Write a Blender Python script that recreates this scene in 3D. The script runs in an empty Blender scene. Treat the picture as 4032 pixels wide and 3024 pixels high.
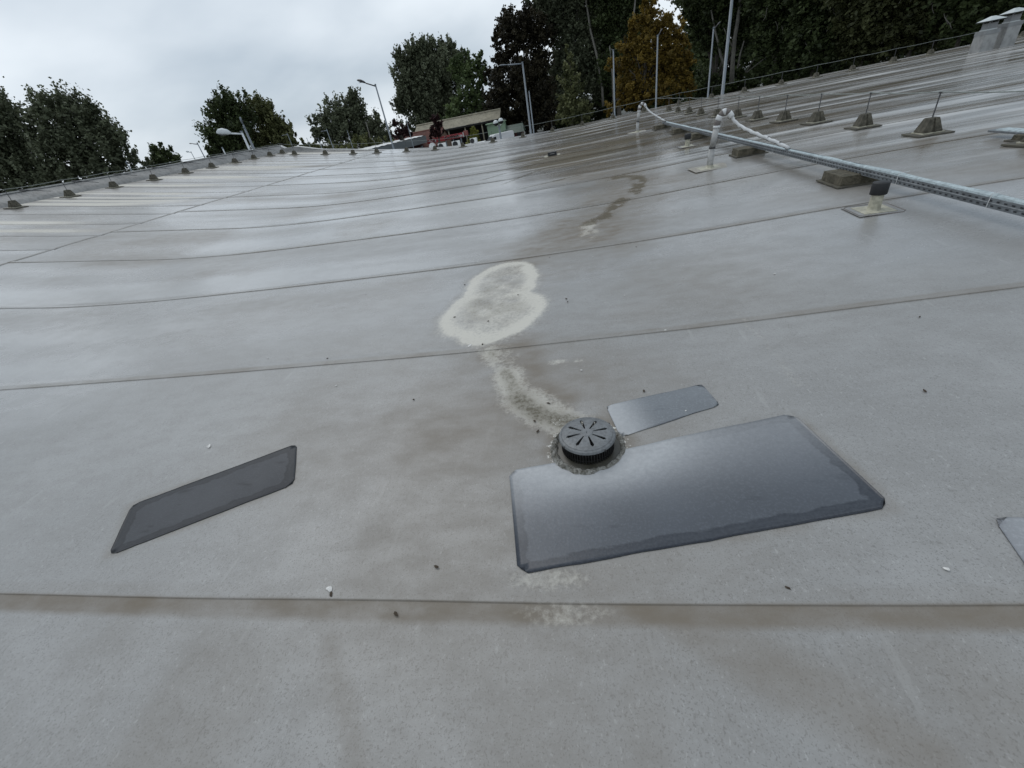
import bpy, math, random
import numpy as np
from mathutils import Vector, Matrix
random.seed(7); RNG = np.random.default_rng(7)
S = bpy.context.scene; C = S.collection
# ------------------------------------------------------------------ camera
F, PITCH, ROLL, HEAD, EYE = 1600.0, math.radians(33.7), math.radians(11.45), math.radians(12.0), 1.5
PW, PH = 4032.0, 3024.0
_fw = np.array([-math.sin(HEAD)*math.cos(PITCH), math.cos(HEAD)*math.cos(PITCH), -math.sin(PITCH)])
_r0 = np.array([math.cos(HEAD), math.sin(HEAD), 0.0]); _u0 = np.cross(_r0, _fw)
_rt = math.cos(ROLL)*_r0 - math.sin(ROLL)*_u0; _up = math.sin(ROLL)*_r0 + math.cos(ROLL)*_u0
_o = np.array([0, 0, EYE])
cd = bpy.data.cameras.new('camera'); cam = bpy.data.objects.new('camera', cd); C.objects.link(cam)
cd.sensor_fit = 'HORIZONTAL'; cd.sensor_width = 36.0; cd.lens = 36.0*F/PW; cd.clip_start = 0.02; cd.clip_end = 3000
m = Matrix.Identity(4)
for i in range(3):
    m[i][0] = _rt[i]; m[i][1] = _up[i]; m[i][2] = -_fw[i]; m[i][3] = _o[i]
cam.matrix_world = m; S.camera = cam
# ------------------------------------------------------------------ sky and sun
SUN_EL, SUN_AZ = math.radians(52), math.radians(-35)      # azimuth from +Y, clockwise
w = bpy.data.worlds.new('World'); S.world = w; w.use_nodes = True
nt = w.node_tree; nt.nodes.clear()
def N(t, typ, **kw):
    n = t.nodes.new(typ)
    for k, v in kw.items():
        if k in n.inputs.keys(): n.inputs[k].default_value = v
        else: setattr(n, k, v)
    return n
def L(t, a, b): t.links.new(a, b)
sky = N(nt, 'ShaderNodeTexSky', sky_type='NISHITA', sun_disc=False, sun_elevation=SUN_EL, sun_rotation=SUN_AZ)
bgs = N(nt, 'ShaderNodeBackground'); bgs.inputs['Strength'].default_value = 0.06; L(nt, sky.outputs[0], bgs.inputs[0])
tc = N(nt, 'ShaderNodeTexCoord')
sep = N(nt, 'ShaderNodeSeparateXYZ'); L(nt, tc.outputs['Generated'], sep.inputs[0])
zz = N(nt, 'ShaderNodeMath', operation='MAXIMUM'); L(nt, sep.outputs[2], zz.inputs[0]); zz.inputs[1].default_value = 0.0
za = N(nt, 'ShaderNodeMath', operation='ADD'); L(nt, zz.outputs[0], za.inputs[0]); za.inputs[1].default_value = 0.45
dv = N(nt, 'ShaderNodeVectorMath', operation='DIVIDE'); L(nt, tc.outputs['Generated'], dv.inputs[0])
cb = N(nt, 'ShaderNodeCombineXYZ')
for i in range(3): L(nt, za.outputs[0], cb.inputs[i])
L(nt, cb.outputs[0], dv.inputs[1])
mp = N(nt, 'ShaderNodeMapping'); mp.inputs['Scale'].default_value = (0.8, 1.0, 0.8); mp.inputs['Rotation'].default_value = (0, 0, 0.5)
mp.inputs['Location'].default_value = (1.7, .4, 0)
L(nt, dv.outputs[0], mp.inputs[0])
cn = N(nt, 'ShaderNodeTexNoise', noise_dimensions='3D'); cn.inputs['Scale'].default_value = 1.5; cn.inputs['Detail'].default_value = 5; cn.inputs['Roughness'].default_value = 0.45; cn.inputs['Distortion'].default_value = 0.1
L(nt, mp.outputs[0], cn.inputs['Vector'])
cr = N(nt, 'ShaderNodeValToRGB'); e = cr.color_ramp.elements
e[0].position = 0.33; e[0].color = (0.40, 0.485, 0.575, 1)
e[1].position = 0.63; e[1].color = (0.83, 0.90, 0.965, 1)
L(nt, cn.outputs['Fac'], cr.inputs[0])
bgc = N(nt, 'ShaderNodeBackground'); bgc.inputs['Strength'].default_value = 1.0; L(nt, cr.outputs[0], bgc.inputs[0])
mx = N(nt, 'ShaderNodeMixShader'); mx.inputs[0].default_value = 0.9
L(nt, bgs.outputs[0], mx.inputs[1]); L(nt, bgc.outputs[0], mx.inputs[2])
wo = N(nt, 'ShaderNodeOutputWorld'); L(nt, mx.outputs[0], wo.inputs[0])
sl = bpy.data.lights.new('sun', 'SUN'); sl.energy = 0.7; sl.angle = math.radians(35); sl.color = (1.0, 0.97, 0.93)
sun = bpy.data.objects.new('sun', sl); C.objects.link(sun)
sd = Vector((math.sin(SUN_AZ)*math.cos(SUN_EL), math.cos(SUN_AZ)*math.cos(SUN_EL), math.sin(SUN_EL)))
sun.rotation_euler = sd.to_track_quat('Z', 'Y').to_euler(); sun.location = (0, 0, 60)
S.render.engine = 'CYCLES'
S.view_settings.view_transform = 'Standard'; S.view_settings.look = 'None'; S.view_settings.exposure = 0.06; S.view_settings.gamma = 1.0

# ------------------------------------------------------------------ helpers
def ray(px, py): return _fw + _rt*(px-PW/2)/F - _up*(py-PH/2)/F
def at_y(px, py, Y):
    d = ray(px, py); return _o + d*(Y/d[1])
def at_z(px, py, z):
    d = ray(px, py); return _o + d*((z-EYE)/d[2])
def at_x(px, py, X):
    d = ray(px, py); return _o + d*(X/d[0])
def at_r(px, py, R):
    d = ray(px, py); return _o + d*(R/math.hypot(d[0], d[1]))
def ppm(p):   # photo pixels per metre at a point
    return F/float((np.array(p)-_o) @ _fw)

def vnoise(x, y, seed=0):
    x = np.asarray(x, float); y = np.asarray(y, float)
    xi = np.floor(x).astype(np.int64); yi = np.floor(y).astype(np.int64)
    fx = x-xi; fy = y-yi; fx = fx*fx*(3-2*fx); fy = fy*fy*(3-2*fy)
    def hsh(a, b):
        h = (a*374761393 + b*668265263 + seed*1442695041) & 0xffffffff
        h = ((h ^ (h >> 13))*1274126177) & 0xffffffff
        return ((h ^ (h >> 16)) & 0xffff)/65535.0
    return (hsh(xi, yi)*(1-fx)+hsh(xi+1, yi)*fx)*(1-fy)+(hsh(xi, yi+1)*(1-fx)+hsh(xi+1, yi+1)*fx)*fy
def fbm(x, y, o=4, seed=0):
    s = 0; a = 0.5; t = 0
    for i in range(o):
        s = s + a*vnoise(np.asarray(x)*2**i, np.asarray(y)*2**i, seed+i*17); t += a; a *= 0.55
    return s/t
def sstep(a, b, x):
    t = np.clip((np.asarray(x, float)-a)/(b-a), 0, 1); return t*t*(3-2*t)

# roof profile across the seams (valley near the camera, pitched side to the west)
_PX = [-22, -19, -15, -12, -10.4, -9, -7.5, -6.2, -5, -3, -1.5, -.3, 1, 3, 5, 9, 14, 22, 50]
_PZ = [2.2, 1.77, 1.15, .72, .53, .37, .19, .10, .06, .015, -.01, -.01, .005, .08, .12, .15, .19, .26, .5]
_gx = np.linspace(-22, 50, 1441); _gz = np.interp(_gx, _PX, _PZ)
_k = np.exp(-0.5*(np.arange(-20, 21)/9.0)**2); _k /= _k.sum()
_gz = np.convolve(np.pad(_gz, 20, mode='edge'), _k, mode='valid')
def roof_z(x, y):
    x = np.asarray(x, float); y = np.asarray(y, float)
    z = np.interp(x, _gx, _gz)
    und = (vnoise(x*.16, y*.95, 3)-.5)*.016 + (vnoise(x*.3, y*2.1, 5)-.5)*.007
    und2 = (vnoise(x*.9, y*1.1, 9)-.5)*.008
    farm = sstep(3.0, 9, y)*(.6+.4*sstep(-6, 1, x))
    return z + und*farm + und2*(1-farm)*.6 - .018*np.exp(-((x/.40)**2+((y-1.58)/.30)**2))
def rz(x, y): return float(roof_z(x, y))
def hit(px, py, off=0.0):
    d = ray(px, py)
    ts = np.concatenate([np.linspace(.3, 12, 1200), np.geomspace(12.01, 120, 2500)])
    q = _o + d*ts[:, None]; g = q[:, 2]-roof_z(q[:, 0], q[:, 1])-off
    i = int(np.argmax(g < 0))
    t0, t1, g0, g1 = ts[i-1], ts[i], g[i-1], g[i]
    return _o + d*(t0+(t1-t0)*g0/(g0-g1))

# ---- materials
def new_mat(name):
    mt = bpy.data.materials.new(name); mt.use_nodes = True
    t = mt.node_tree; t.nodes.clear()
    b = N(t, 'ShaderNodeBsdfPrincipled'); o = N(t, 'ShaderNodeOutputMaterial'); L(t, b.outputs[0], o.inputs[0])
    return mt, t, b
def mixc(t, fac, a, b, mode='MIX'):
    n = N(t, 'ShaderNodeMix', data_type='RGBA', blend_type=mode)
    for s, v in ((n.inputs[0], fac), (n.inputs[6], a), (n.inputs[7], b)):
        if hasattr(v, 'is_linked') or hasattr(v, 'links'): L(t, v, s)
        elif isinstance(v, (int, float)): s.default_value = v
        else: s.default_value = (*v, 1)
    return n.outputs[2]
def mth(t, op, a, b=None, clamp=False):
    n = N(t, 'ShaderNodeMath', operation=op); n.use_clamp = clamp
    for i, v in enumerate((a, b)):
        if v is None: continue
        if hasattr(v, 'links'): L(t, v, n.inputs[i])
        else: n.inputs[i].default_value = v
    return n.outputs[0]
def mrange(t, v, a, b, c=0., d=1.):
    n = N(t, 'ShaderNodeMapRange'); n.clamp = True; L(t, v, n.inputs[0])
    for i, x in enumerate((a, b, c, d)): n.inputs[i+1].default_value = x
    return n.outputs[0]
def noise(t, vec, scale, detail=4, rough=.55, mapping=None):
    if mapping:
        mpn = N(t, 'ShaderNodeMapping'); mpn.inputs['Scale'].default_value = mapping; L(t, vec, mpn.inputs[0]); vec = mpn.outputs[0]
    n = N(t, 'ShaderNodeTexNoise'); L(t, vec, n.inputs['Vector'])
    n.inputs['Scale'].default_value = scale; n.inputs['Detail'].default_value = detail; n.inputs['Roughness'].default_value = rough
    return n.outputs['Fac']
def bump(t, b, h, strength, dist):
    n = N(t, 'ShaderNodeBump'); n.inputs['Strength'].default_value = strength; n.inputs['Distance'].default_value = dist
    L(t, h, n.inputs['Height']); L(t, n.outputs[0], b.inputs['Normal'])
def simple(name, col, rough=.5, var=.25, scale=6., metal=0., col2=None, bmp=0., spec=.5, vec='Object', fine=None):
    mt, t, b = new_mat(name)
    tcn = N(t, 'ShaderNodeTexCoord').outputs[vec]
    f = mrange(t, noise(t, tcn, scale, 5), .3, .7)
    c2 = col2 or tuple(v*(1-var) for v in col)
    cc = mixc(t, f, col, c2)
    if fine:
        cc = mixc(t, mrange(t, noise(t, tcn, fine, 3), .45, .65, 0, .5), cc, tuple(v*.55 for v in c2))
    L(t, cc, b.inputs['Base Color'])
    b.inputs['Roughness'].default_value = rough; b.inputs['Metallic'].default_value = metal
    b.inputs['Specular IOR Level'].default_value = spec
    if bmp: bump(t, b, noise(t, tcn, scale*6, 4), bmp, .02)
    return mt
# wet, stained single-ply membrane
def roof_material():
    mt, t, b = new_mat('roof_membrane')
    g = N(t, 'ShaderNodeTexCoord').outputs['Object']
    at = N(t, 'ShaderNodeAttribute'); at.attribute_name = 'stain'
    sp = N(t, 'ShaderNodeSeparateColor'); L(t, at.outputs['Color'], sp.inputs[0])
    lime, brown, dark = sp.outputs[0], sp.outputs[1], sp.outputs[2]
    at2 = N(t, 'ShaderNodeAttribute'); at2.attribute_name = 'damp'
    sp2 = N(t, 'ShaderNodeSeparateColor'); L(t, at2.outputs['Color'], sp2.inputs[0])
    wet, streak, crust = sp2.outputs[0], sp2.outputs[1], sp2.outputs[2]
    n_big = noise(t, g, .9, 5, .6)
    n_mid = noise(t, g, 6, 5, .6, (.7, 1.3, 1))
    n_fine = noise(t, g, 55, 3, .65)
    n_spk = noise(t, g, 160, 2, .6)
    n_spec = noise(t, g, 38, 4, .7)
    n_str = noise(t, g, 1.0, 5, .5, (.13, 1.15, 1))
    n_str2 = noise(t, g, 1.0, 4, .5, (.22, 3.4, 1))
    c = mixc(t, mrange(t, n_big, .3, .7), (.252, .249, .241), (.315, .313, .306))
    c = mixc(t, mrange(t, n_mid, .42, .62, 0, .55), c, (.236, .232, .223))
    c = mixc(t, mrange(t, n_fine, .50, .70, 0, .38), c, (.34, .343, .342))
    c = mixc(t, mrange(t, n_spk, .57, .66, 0, .6), c, (.14, .135, .128))
    n_flk = noise(t, g, 75, 3, .7, (1.0, .55, 1))
    c = mixc(t, mrange(t, n_flk, .60, .68, 0, .5), c, (.155, .148, .138))
    c = mixc(t, mrange(t, n_flk, .38, .31, 0, .6), c, (.40, .40, .39))
    n_scf = noise(t, g, 7, 3, .45, (2.2, .35, 1))
    c = mixc(t, mrange(t, n_scf, .66, .74, 0, .35), c, (.36, .36, .35))
    # thin brown film, plus shade painted on the west slope
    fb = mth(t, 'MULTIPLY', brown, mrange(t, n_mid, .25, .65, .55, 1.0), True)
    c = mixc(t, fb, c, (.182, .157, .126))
    # run-off streaks
    stk = mth(t, 'ADD', mth(t, 'MULTIPLY', n_str, .65), mth(t, 'MULTIPLY', n_str2, .35))
    c = mixc(t, mth(t, 'MULTIPLY', streak, mrange(t, stk, .48, .60, 0, 1), True), c, (.135, .114, .086))
    c = mixc(t, mth(t, 'MULTIPLY', streak, mrange(t, stk, .47, .38, 0, .9), True), c, (.55, .545, .53))
    # lime residue
    fl = mth(t, 'ADD', lime, mth(t, 'MULTIPLY', mth(t, 'SUBTRACT', n_spec, .5), 1.1))
    fl = mth(t, 'MULTIPLY', mrange(t, fl, .12, .75), mrange(t, lime, .02, .2), True)
    c = mixc(t, fl, c, (.54, .52, .465))
    # dark silt and painted lap shade with broken texture
    fd = mrange(t, mth(t, 'ADD', dark, mth(t, 'MULTIPLY', mth(t, 'SUBTRACT', n_spec, .5), 1.3)), .22, .75)
    fd = mth(t, 'MULTIPLY', fd, mrange(t, dark, .02, .14), True)
    c = mixc(t, mth(t, 'MULTIPLY', fd, .9), c, (.105, .094, .070))
    fc = mth(t, 'MULTIPLY', mrange(t, mth(t, 'ADD', crust, mth(t, 'MULTIPLY', mth(t, 'SUBTRACT', n_fine, .5), 1.6)), .42, .6), mrange(t, crust, .03, .2), True)
    c = mixc(t, fc, c, (.72, .72, .68))
    L(t, c, b.inputs['Base Color'])
    r = mth(t, 'SUBTRACT', .50, mth(t, 'MULTIPLY', wet, .36))
    r = mth(t, 'ADD', r, mth(t, 'MULTIPLY', mth(t, 'SUBTRACT', n_mid, .5), .22))
    r = mth(t, 'ADD', r, mth(t, 'MULTIPLY', mth(t, 'MULTIPLY', streak, mth(t, 'SUBTRACT', stk, .46)), -1.2))
    r = mth(t, 'ADD', r, mth(t, 'MULTIPLY', lime, .3))
    r = mth(t, 'ADD', r, mth(t, 'MULTIPLY', fb, .12))
    r = mth(t, 'MINIMUM', mth(t, 'MAXIMUM', r, .09), .9)
    L(t, r, b.inputs['Roughness'])
    b.inputs['IOR'].default_value = 1.5
    inv = mth(t, 'SUBTRACT', 1.0, mth(t, 'ADD', mth(t, 'MULTIPLY', fd, .85), mth(t, 'MULTIPLY', fb, .8)), True)
    inv = mth(t, 'MULTIPLY', inv, mth(t, 'SUBTRACT', 1.0, mth(t, 'MULTIPLY', streak, mrange(t, stk, .40, .54, 0, .75))))
    L(t, mth(t, 'MULTIPLY', inv, .5), b.inputs['Specular IOR Level'])
    L(t, mth(t, 'MULTIPLY', mth(t, 'MULTIPLY', inv, mth(t, 'SUBTRACT', 1.0, mth(t, 'MULTIPLY', fl, .8), True)), mrange(t, wet, .25, .85, .0, 1.0)), b.inputs['Coat Weight'])
    cro = mth(t, 'ADD', mrange(t, streak, .25, .9, .42, .20), mth(t, 'MULTIPLY', mth(t, 'SUBTRACT', n_big, .5), .2)); L(t, mth(t, 'MAXIMUM', cro, .07), b.inputs['Coat Roughness'])
    b.inputs['Coat IOR'].default_value = 1.45
    hh = mth(t, 'ADD', mth(t, 'MULTIPLY', n_fine, .6), mth(t, 'MULTIPLY', n_spk, .4))
    bump(t, b, hh, .35, .0025)
    return mt
M_ROOF = roof_material()
M_BASE = simple('roof_deck', (.22, .22, .215), .7)
M_PARA = simple('parapet_membrane', (.27, .27, .262), .5, .35, 1.6, bmp=.2, fine=9)
M_COPE = simple('coping_trim', (.52, .52, .50), .45, .25, 2.5, fine=14)
M_CONC = simple('weathered_concrete', (.155, .142, .108), .9, .6, 11, col2=(.045, .042, .031), bmp=.9, fine=28)
M_CONC2 = simple('mossy_concrete', (.165, .145, .105), .9, .6, 11, col2=(.045, .042, .026), bmp=.9, fine=30)
M_RUB = simple('rubber_mat', (.055, .052, .045), .75, .4, 9, col2=(.11, .10, .07))
M_ROD = simple('steel_rod', (.10, .10, .105), .5, .3, 20, metal=.3)
M_WIRE = simple('wire_cable', (.30, .33, .31), .5, .4, 12, metal=.3)
M_GALV = simple('galvanised_steel', (.235, .255, .272), .45, .35, 9, metal=.35, fine=22)
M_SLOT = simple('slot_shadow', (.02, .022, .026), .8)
M_FOAM = simple('pale_lagging', (.50, .585, .61), .7, .3, 12, bmp=.6, fine=25)
M_PVC = simple('grey_tape_wrap', (.46, .46, .45), .5, .3, 14, fine=18)
M_WTAPE = simple('white_tape', (.68, .69, .69), .45, .2, 12)
M_DTAPE = simple('grey_brown_tape', (.17, .15, .14), .6, .3, 18)
M_BTAPE = simple('black_tape', (.03, .03, .03), .5)
M_CREAM = simple('cream_flange', (.50, .48, .38), .55, .3, 9, fine=25)
M_CAP = simple('black_cap', (.016, .017, .019), .62, .3, 20)
M_LID = simple('grey_plastic', (.175, .185, .192), .42, .3, 14, bmp=.12, fine=60)
M_RIB = simple('black_plastic', (.018, .018, .018), .5)
M_CRUST = simple('lime_crust', (.55, .545, .51), .95, .4, 45, col2=(.16, .15, .12), bmp=1.0, fine=90)
M_DUCT = simple('duct_sheet', (.33, .335, .33), .5, .2, 2.5, fine=6)
M_DUCTB = simple('duct_band', (.25, .26, .265), .45, .25, 5)
M_COWL = simple('cowl_metal', (.58, .62, .61), .35, .2, 4, metal=.2)
M_DARK = simple('dark_interior', (.018, .017, .016), .9)
def patch_material(name, inner, rim, rough, edge=.05, blotch=.5):
    mt, t, b = new_mat(name)
    g = N(t, 'ShaderNodeTexCoord').outputs['Object']
    at = N(t, 'ShaderNodeAttribute'); at.attribute_name = 'edge'
    n1 = noise(t, g, 9, 5, .6, (.6, 1.6, 1)); n2 = noise(t, g, 2.5, 4); n3 = noise(t, g, 90, 2, .6)
    ed = mth(t, 'ADD', at.outputs['Fac'], mth(t, 'MULTIPLY', mth(t, 'SUBTRACT', n1, .5), .075))
    f = mrange(t, ed, edge-.004, edge+.004, 1, 0)
    c = mixc(t, mrange(t, n2, .35, .65), inner, tuple(v*.82 for v in inner))
    c = mixc(t, mrange(t, n3, .5, .68, 0, .45), c, tuple(v*1.4 for v in inner))
    b.inputs['Specular IOR Level'].default_value = .42
    c = mixc(t, mrange(t, n1, .60, .72, 0, blotch), c, rim)
    c = mixc(t, mth(t, 'MULTIPLY', f, mrange(t, n3, .35, .6, 1, .75)), c, rim)
    c = mixc(t, mth(t, 'MULTIPLY', mrange(t, ed, edge*.35, edge*.5, 0, .16), mrange(t, ed, edge*.9, edge*.6, 0, 1)), c, inner)
    at2 = N(t, 'ShaderNodeAttribute'); at2.attribute_name = 'chalk_sheen'
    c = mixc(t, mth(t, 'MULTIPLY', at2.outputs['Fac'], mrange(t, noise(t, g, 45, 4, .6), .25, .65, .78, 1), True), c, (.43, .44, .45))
    L(t, c, b.inputs['Base Color'])
    L(t, mrange(t, n2, .3, .7, rough-.06, rough+.08), b.inputs['Roughness'])
    bump(t, b, n3, .3, .002)
    return mt
M_P1 = patch_material('patch_slate', (.078, .087, .102), (.030, .035, .045), .32)
M_P2 = patch_material('patch_charcoal', (.040, .044, .052), (.008, .010, .014), .48, .05, .75)
M_P3 = patch_material('patch_weathered', (.17, .185, .20), (.10, .11, .125), .34, .0, .8)
M_P4 = patch_material('patch_light', (.27, .28, .295), (.20, .205, .22), .42, .0)

# ---- mesh building
def mesh_obj(name, v, f, mat, parent=None, smooth=False):
    me = bpy.data.meshes.new(name)
    me.from_pydata([tuple(map(float, p)) for p in v], [], [tuple(map(int, q)) for q in f]); me.update()
    if mat: me.materials.append(mat)
    if smooth: me.polygons.foreach_set('use_smooth', np.ones(len(me.polygons), bool))
    o = bpy.data.objects.new(name, me); C.objects.link(o)
    if parent: o.parent = parent
    return o
def np_obj(name, v, quads, mat, parent=None, smooth=False):
    v = np.ascontiguousarray(v, np.float32); q = np.ascontiguousarray(quads, np.int32)
    k = q.shape[1]
    me = bpy.data.meshes.new(name)
    me.vertices.add(len(v)); me.vertices.foreach_set('co', v.ravel())
    me.loops.add(q.size); me.loops.foreach_set('vertex_index', q.ravel())
    me.polygons.add(len(q)); me.polygons.foreach_set('loop_start', np.arange(0, q.size, k, dtype=np.int32))
    if smooth: me.polygons.foreach_set('use_smooth', np.ones(len(q), bool))
    me.update(calc_edges=True)
    if mat: me.materials.append(mat)
    o = bpy.data.objects.new(name, me); C.objects.link(o)
    if parent: o.parent = parent
    return o
class MB:
    def __init__(s): s.v = []; s.f = []
    def add(s, v, f):
        n = len(s.v); s.v += [tuple(p) for p in v]; s.f += [tuple(i+n for i in q) for q in f]; return s
    def box(s, c, d, rot=0.0, top=None):
        # box centred at c (x,y) standing on c.z, dims d; top = (sx, sy) scale of the top
        x, y, z = c; a, b_, h = d; tx, ty = top or (1, 1); ca, sa = math.cos(rot), math.sin(rot); v = []
        for zz_, kx, ky in ((0, 1, 1), (h, tx, ty)):
            for ux, uy in ((-.5, -.5), (.5, -.5), (.5, .5), (-.5, .5)):
                lx, ly = ux*a*kx, uy*b_*ky
                v.append((x+lx*ca-ly*sa, y+lx*sa+ly*ca, z+zz_))
        return s.add(v, [(3, 2, 1, 0), (4, 5, 6, 7), (0, 1, 5, 4), (1, 2, 6, 5), (2, 3, 7, 6), (3, 0, 4, 7)])
    def tube(s, pts, rad, n=10, cap=True):
        pts = [Vector(p) for p in pts]
        if not hasattr(rad, '__len__'): rad = [rad]*len(pts)
        v = []; f = []; up = None
        for i, p in enumerate(pts):
            d = (pts[min(i+1, len(pts)-1)]-pts[max(i-1, 0)]).normalized()
            if up is None: up = d.orthogonal().normalized()
            else: up = (up - d*up.dot(d)); up = up.normalized() if up.length > 1e-6 else d.orthogonal().normalized()
            si = d.cross(up)
            for k in range(n):
                a = 2*math.pi*k/n; v.append(p+(up*math.cos(a)+si*math.sin(a))*rad[i])
        for i in range(len(pts)-1):
            for k in range(n):
                f.append((i*n+k, i*n+(k+1) % n, (i+1)*n+(k+1) % n, (i+1)*n+k))
        if cap: f.append(tuple(range(n))[::-1]); f.append(tuple((len(pts)-1)*n+k for k in range(n)))
        return s.add(v, f)
    def lathe(s, prof, c=(0, 0, 0), n=32, tilt=None):
        v = []; f = []
        for r, z in prof:
            for k in range(n):
                a = 2*math.pi*k/n; p = Vector((r*math.cos(a), r*math.sin(a), z))
                if tilt is not None: p = tilt @ p
                v.append((p.x+c[0], p.y+c[1], p.z+c[2]))
        for i in range(len(prof)-1):
            for k in range(n): f.append((i*n+k, i*n+(k+1) % n, (i+1)*n+(k+1) % n, (i+1)*n+k))
        return s.add(v, f)
    def prism(s, outline, axis_fn):
        # outline list of 2-D points, axis_fn(u, v, side) -> xyz
        n = len(outline); v = [axis_fn(u, q, 0) for u, q in outline]+[axis_fn(u, q, 1) for u, q in outline]
        f = [tuple(range(n))[::-1], tuple(range(n, 2*n))]+[(i, (i+1) % n, n+(i+1) % n, n+i) for i in range(n)]
        return s.add(v, f)
    def build(s, name, mat, parent=None, smooth=False, bevel=0.0):
        o = mesh_obj(name, s.v, s.f, mat, parent, smooth)
        if bevel:
            md = o.modifiers.new('bevel', 'BEVEL'); md.width = bevel; md.segments = 2; md.limit_method = 'ANGLE'
        return o
def tag(o, label=None, cat=None, group=None, kind=None):
    for k, v in (('label', label), ('category', cat), ('group', group), ('kind', kind)):
        if v: o[k] = v
    return o
def thing(name, loc, label, cat, group=None, rotz=0.0):
    o = bpy.data.objects.new(name, None); C.objects.link(o); o.location = loc; o.rotation_euler = (0, 0, rotz); o.empty_display_size = .2
    return tag(o, label, cat, group)
def copy_tree(o, parent=None):
    c = o.copy(); C.objects.link(c); c.parent = parent
    for ch in o.children: copy_tree(ch, c)
    return c

# ================================================================== SETTING
GZ = -4.2
gr = np_obj('ground', [(-900, -900, GZ), (900, -900, GZ), (900, 900, GZ), (-900, 900, GZ)], np.array([[0, 1, 2, 3]]),
            simple('ground_tarmac', (.075, .075, .072), .8, .3, .4, col2=(.05, .058, .04)))
tag(gr, kind='structure')
XL, XR, YN, YF, XS = -18.25, 46.0, -9.0, 29.0, -11.2
# deck and outside walls of the building we stand on
xs = np.concatenate([np.linspace(XL, 12, 70), np.linspace(13, XR, 16)]); ys = np.linspace(YN, YF, 40)
gx, gy = np.meshgrid(xs, ys); nz = np.interp(gx, _gx, _gz)-.06
v = np.stack([gx, gy, nz], -1).reshape(-1, 3); nx_, ny_ = len(xs), len(ys)
idx = np.arange(nx_*ny_).reshape(ny_, nx_)
q = np.stack([idx[:-1, :-1], idx[:-1, 1:], idx[1:, 1:], idx[1:, :-1]], -1).reshape(-1, 4)
rim = np.concatenate([idx[0, :-1], idx[:-1, -1], idx[-1, :0:-1], idx[:0:-1, 0]])
low = v[rim].copy(); low[:, 2] = GZ
nb = len(v); v2 = np.vstack([v, low]); k = len(rim)
sk = np.array([(rim[i], nb+i, nb+(i+1) % k, rim[(i+1) % k]) for i in range(k)])
roof = np_obj('roof', v2, np.vstack([q, sk]), M_BASE); tag(roof, kind='structure')

# ---- stain fields over the roof (what the water has left behind, plus some painted shade)
def seg_dist(x, y, pts):
    d = np.full(np.shape(x), 1e9)
    for (x0, y0), (x1, y1) in zip(pts[:-1], pts[1:]):
        dx, dy = x1-x0, y1-y0; tt = np.clip(((x-x0)*dx+(y-y0)*dy)/(dx*dx+dy*dy), 0, 1)
        d = np.minimum(d, np.hypot(x-x0-tt*dx, y-y0-tt*dy))
    return d
def ell(x, y, cx, cy, rx, ry, rot=0):
    c_, s_ = math.cos(rot), math.sin(rot); u = (x-cx)*c_+(y-cy)*s_; w_ = -(x-cx)*s_+(y-cy)*c_
    return np.hypot(u/rx, w_/ry)
TRAIL = [(-.62, 2.66), (-.57, 2.42), (-.49, 2.22), (-.38, 2.04), (-.26, 1.9), (-.14, 1.78)]
FLOW = [(1.0, 9.35), (1.3, 9.0), (1.25, 8.2), (1.1, 7.6), (.84, 7.1), (.55, 6.35), (.3, 6.05)]
FLOW2 = [(.3, 6.05), (.17, 5.45), (0, 4.9)]
PALE = [tuple(hit(*p_)[:2]) for p_ in ((2890, 1220), (2960, 1300), (3060, 1400), (3150, 1520))]
BAND = [tuple(hit(*p_)[:2]) for p_ in ((2700, 2440), (3000, 2600), (3350, 2800), (3650, 3000))]
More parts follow.
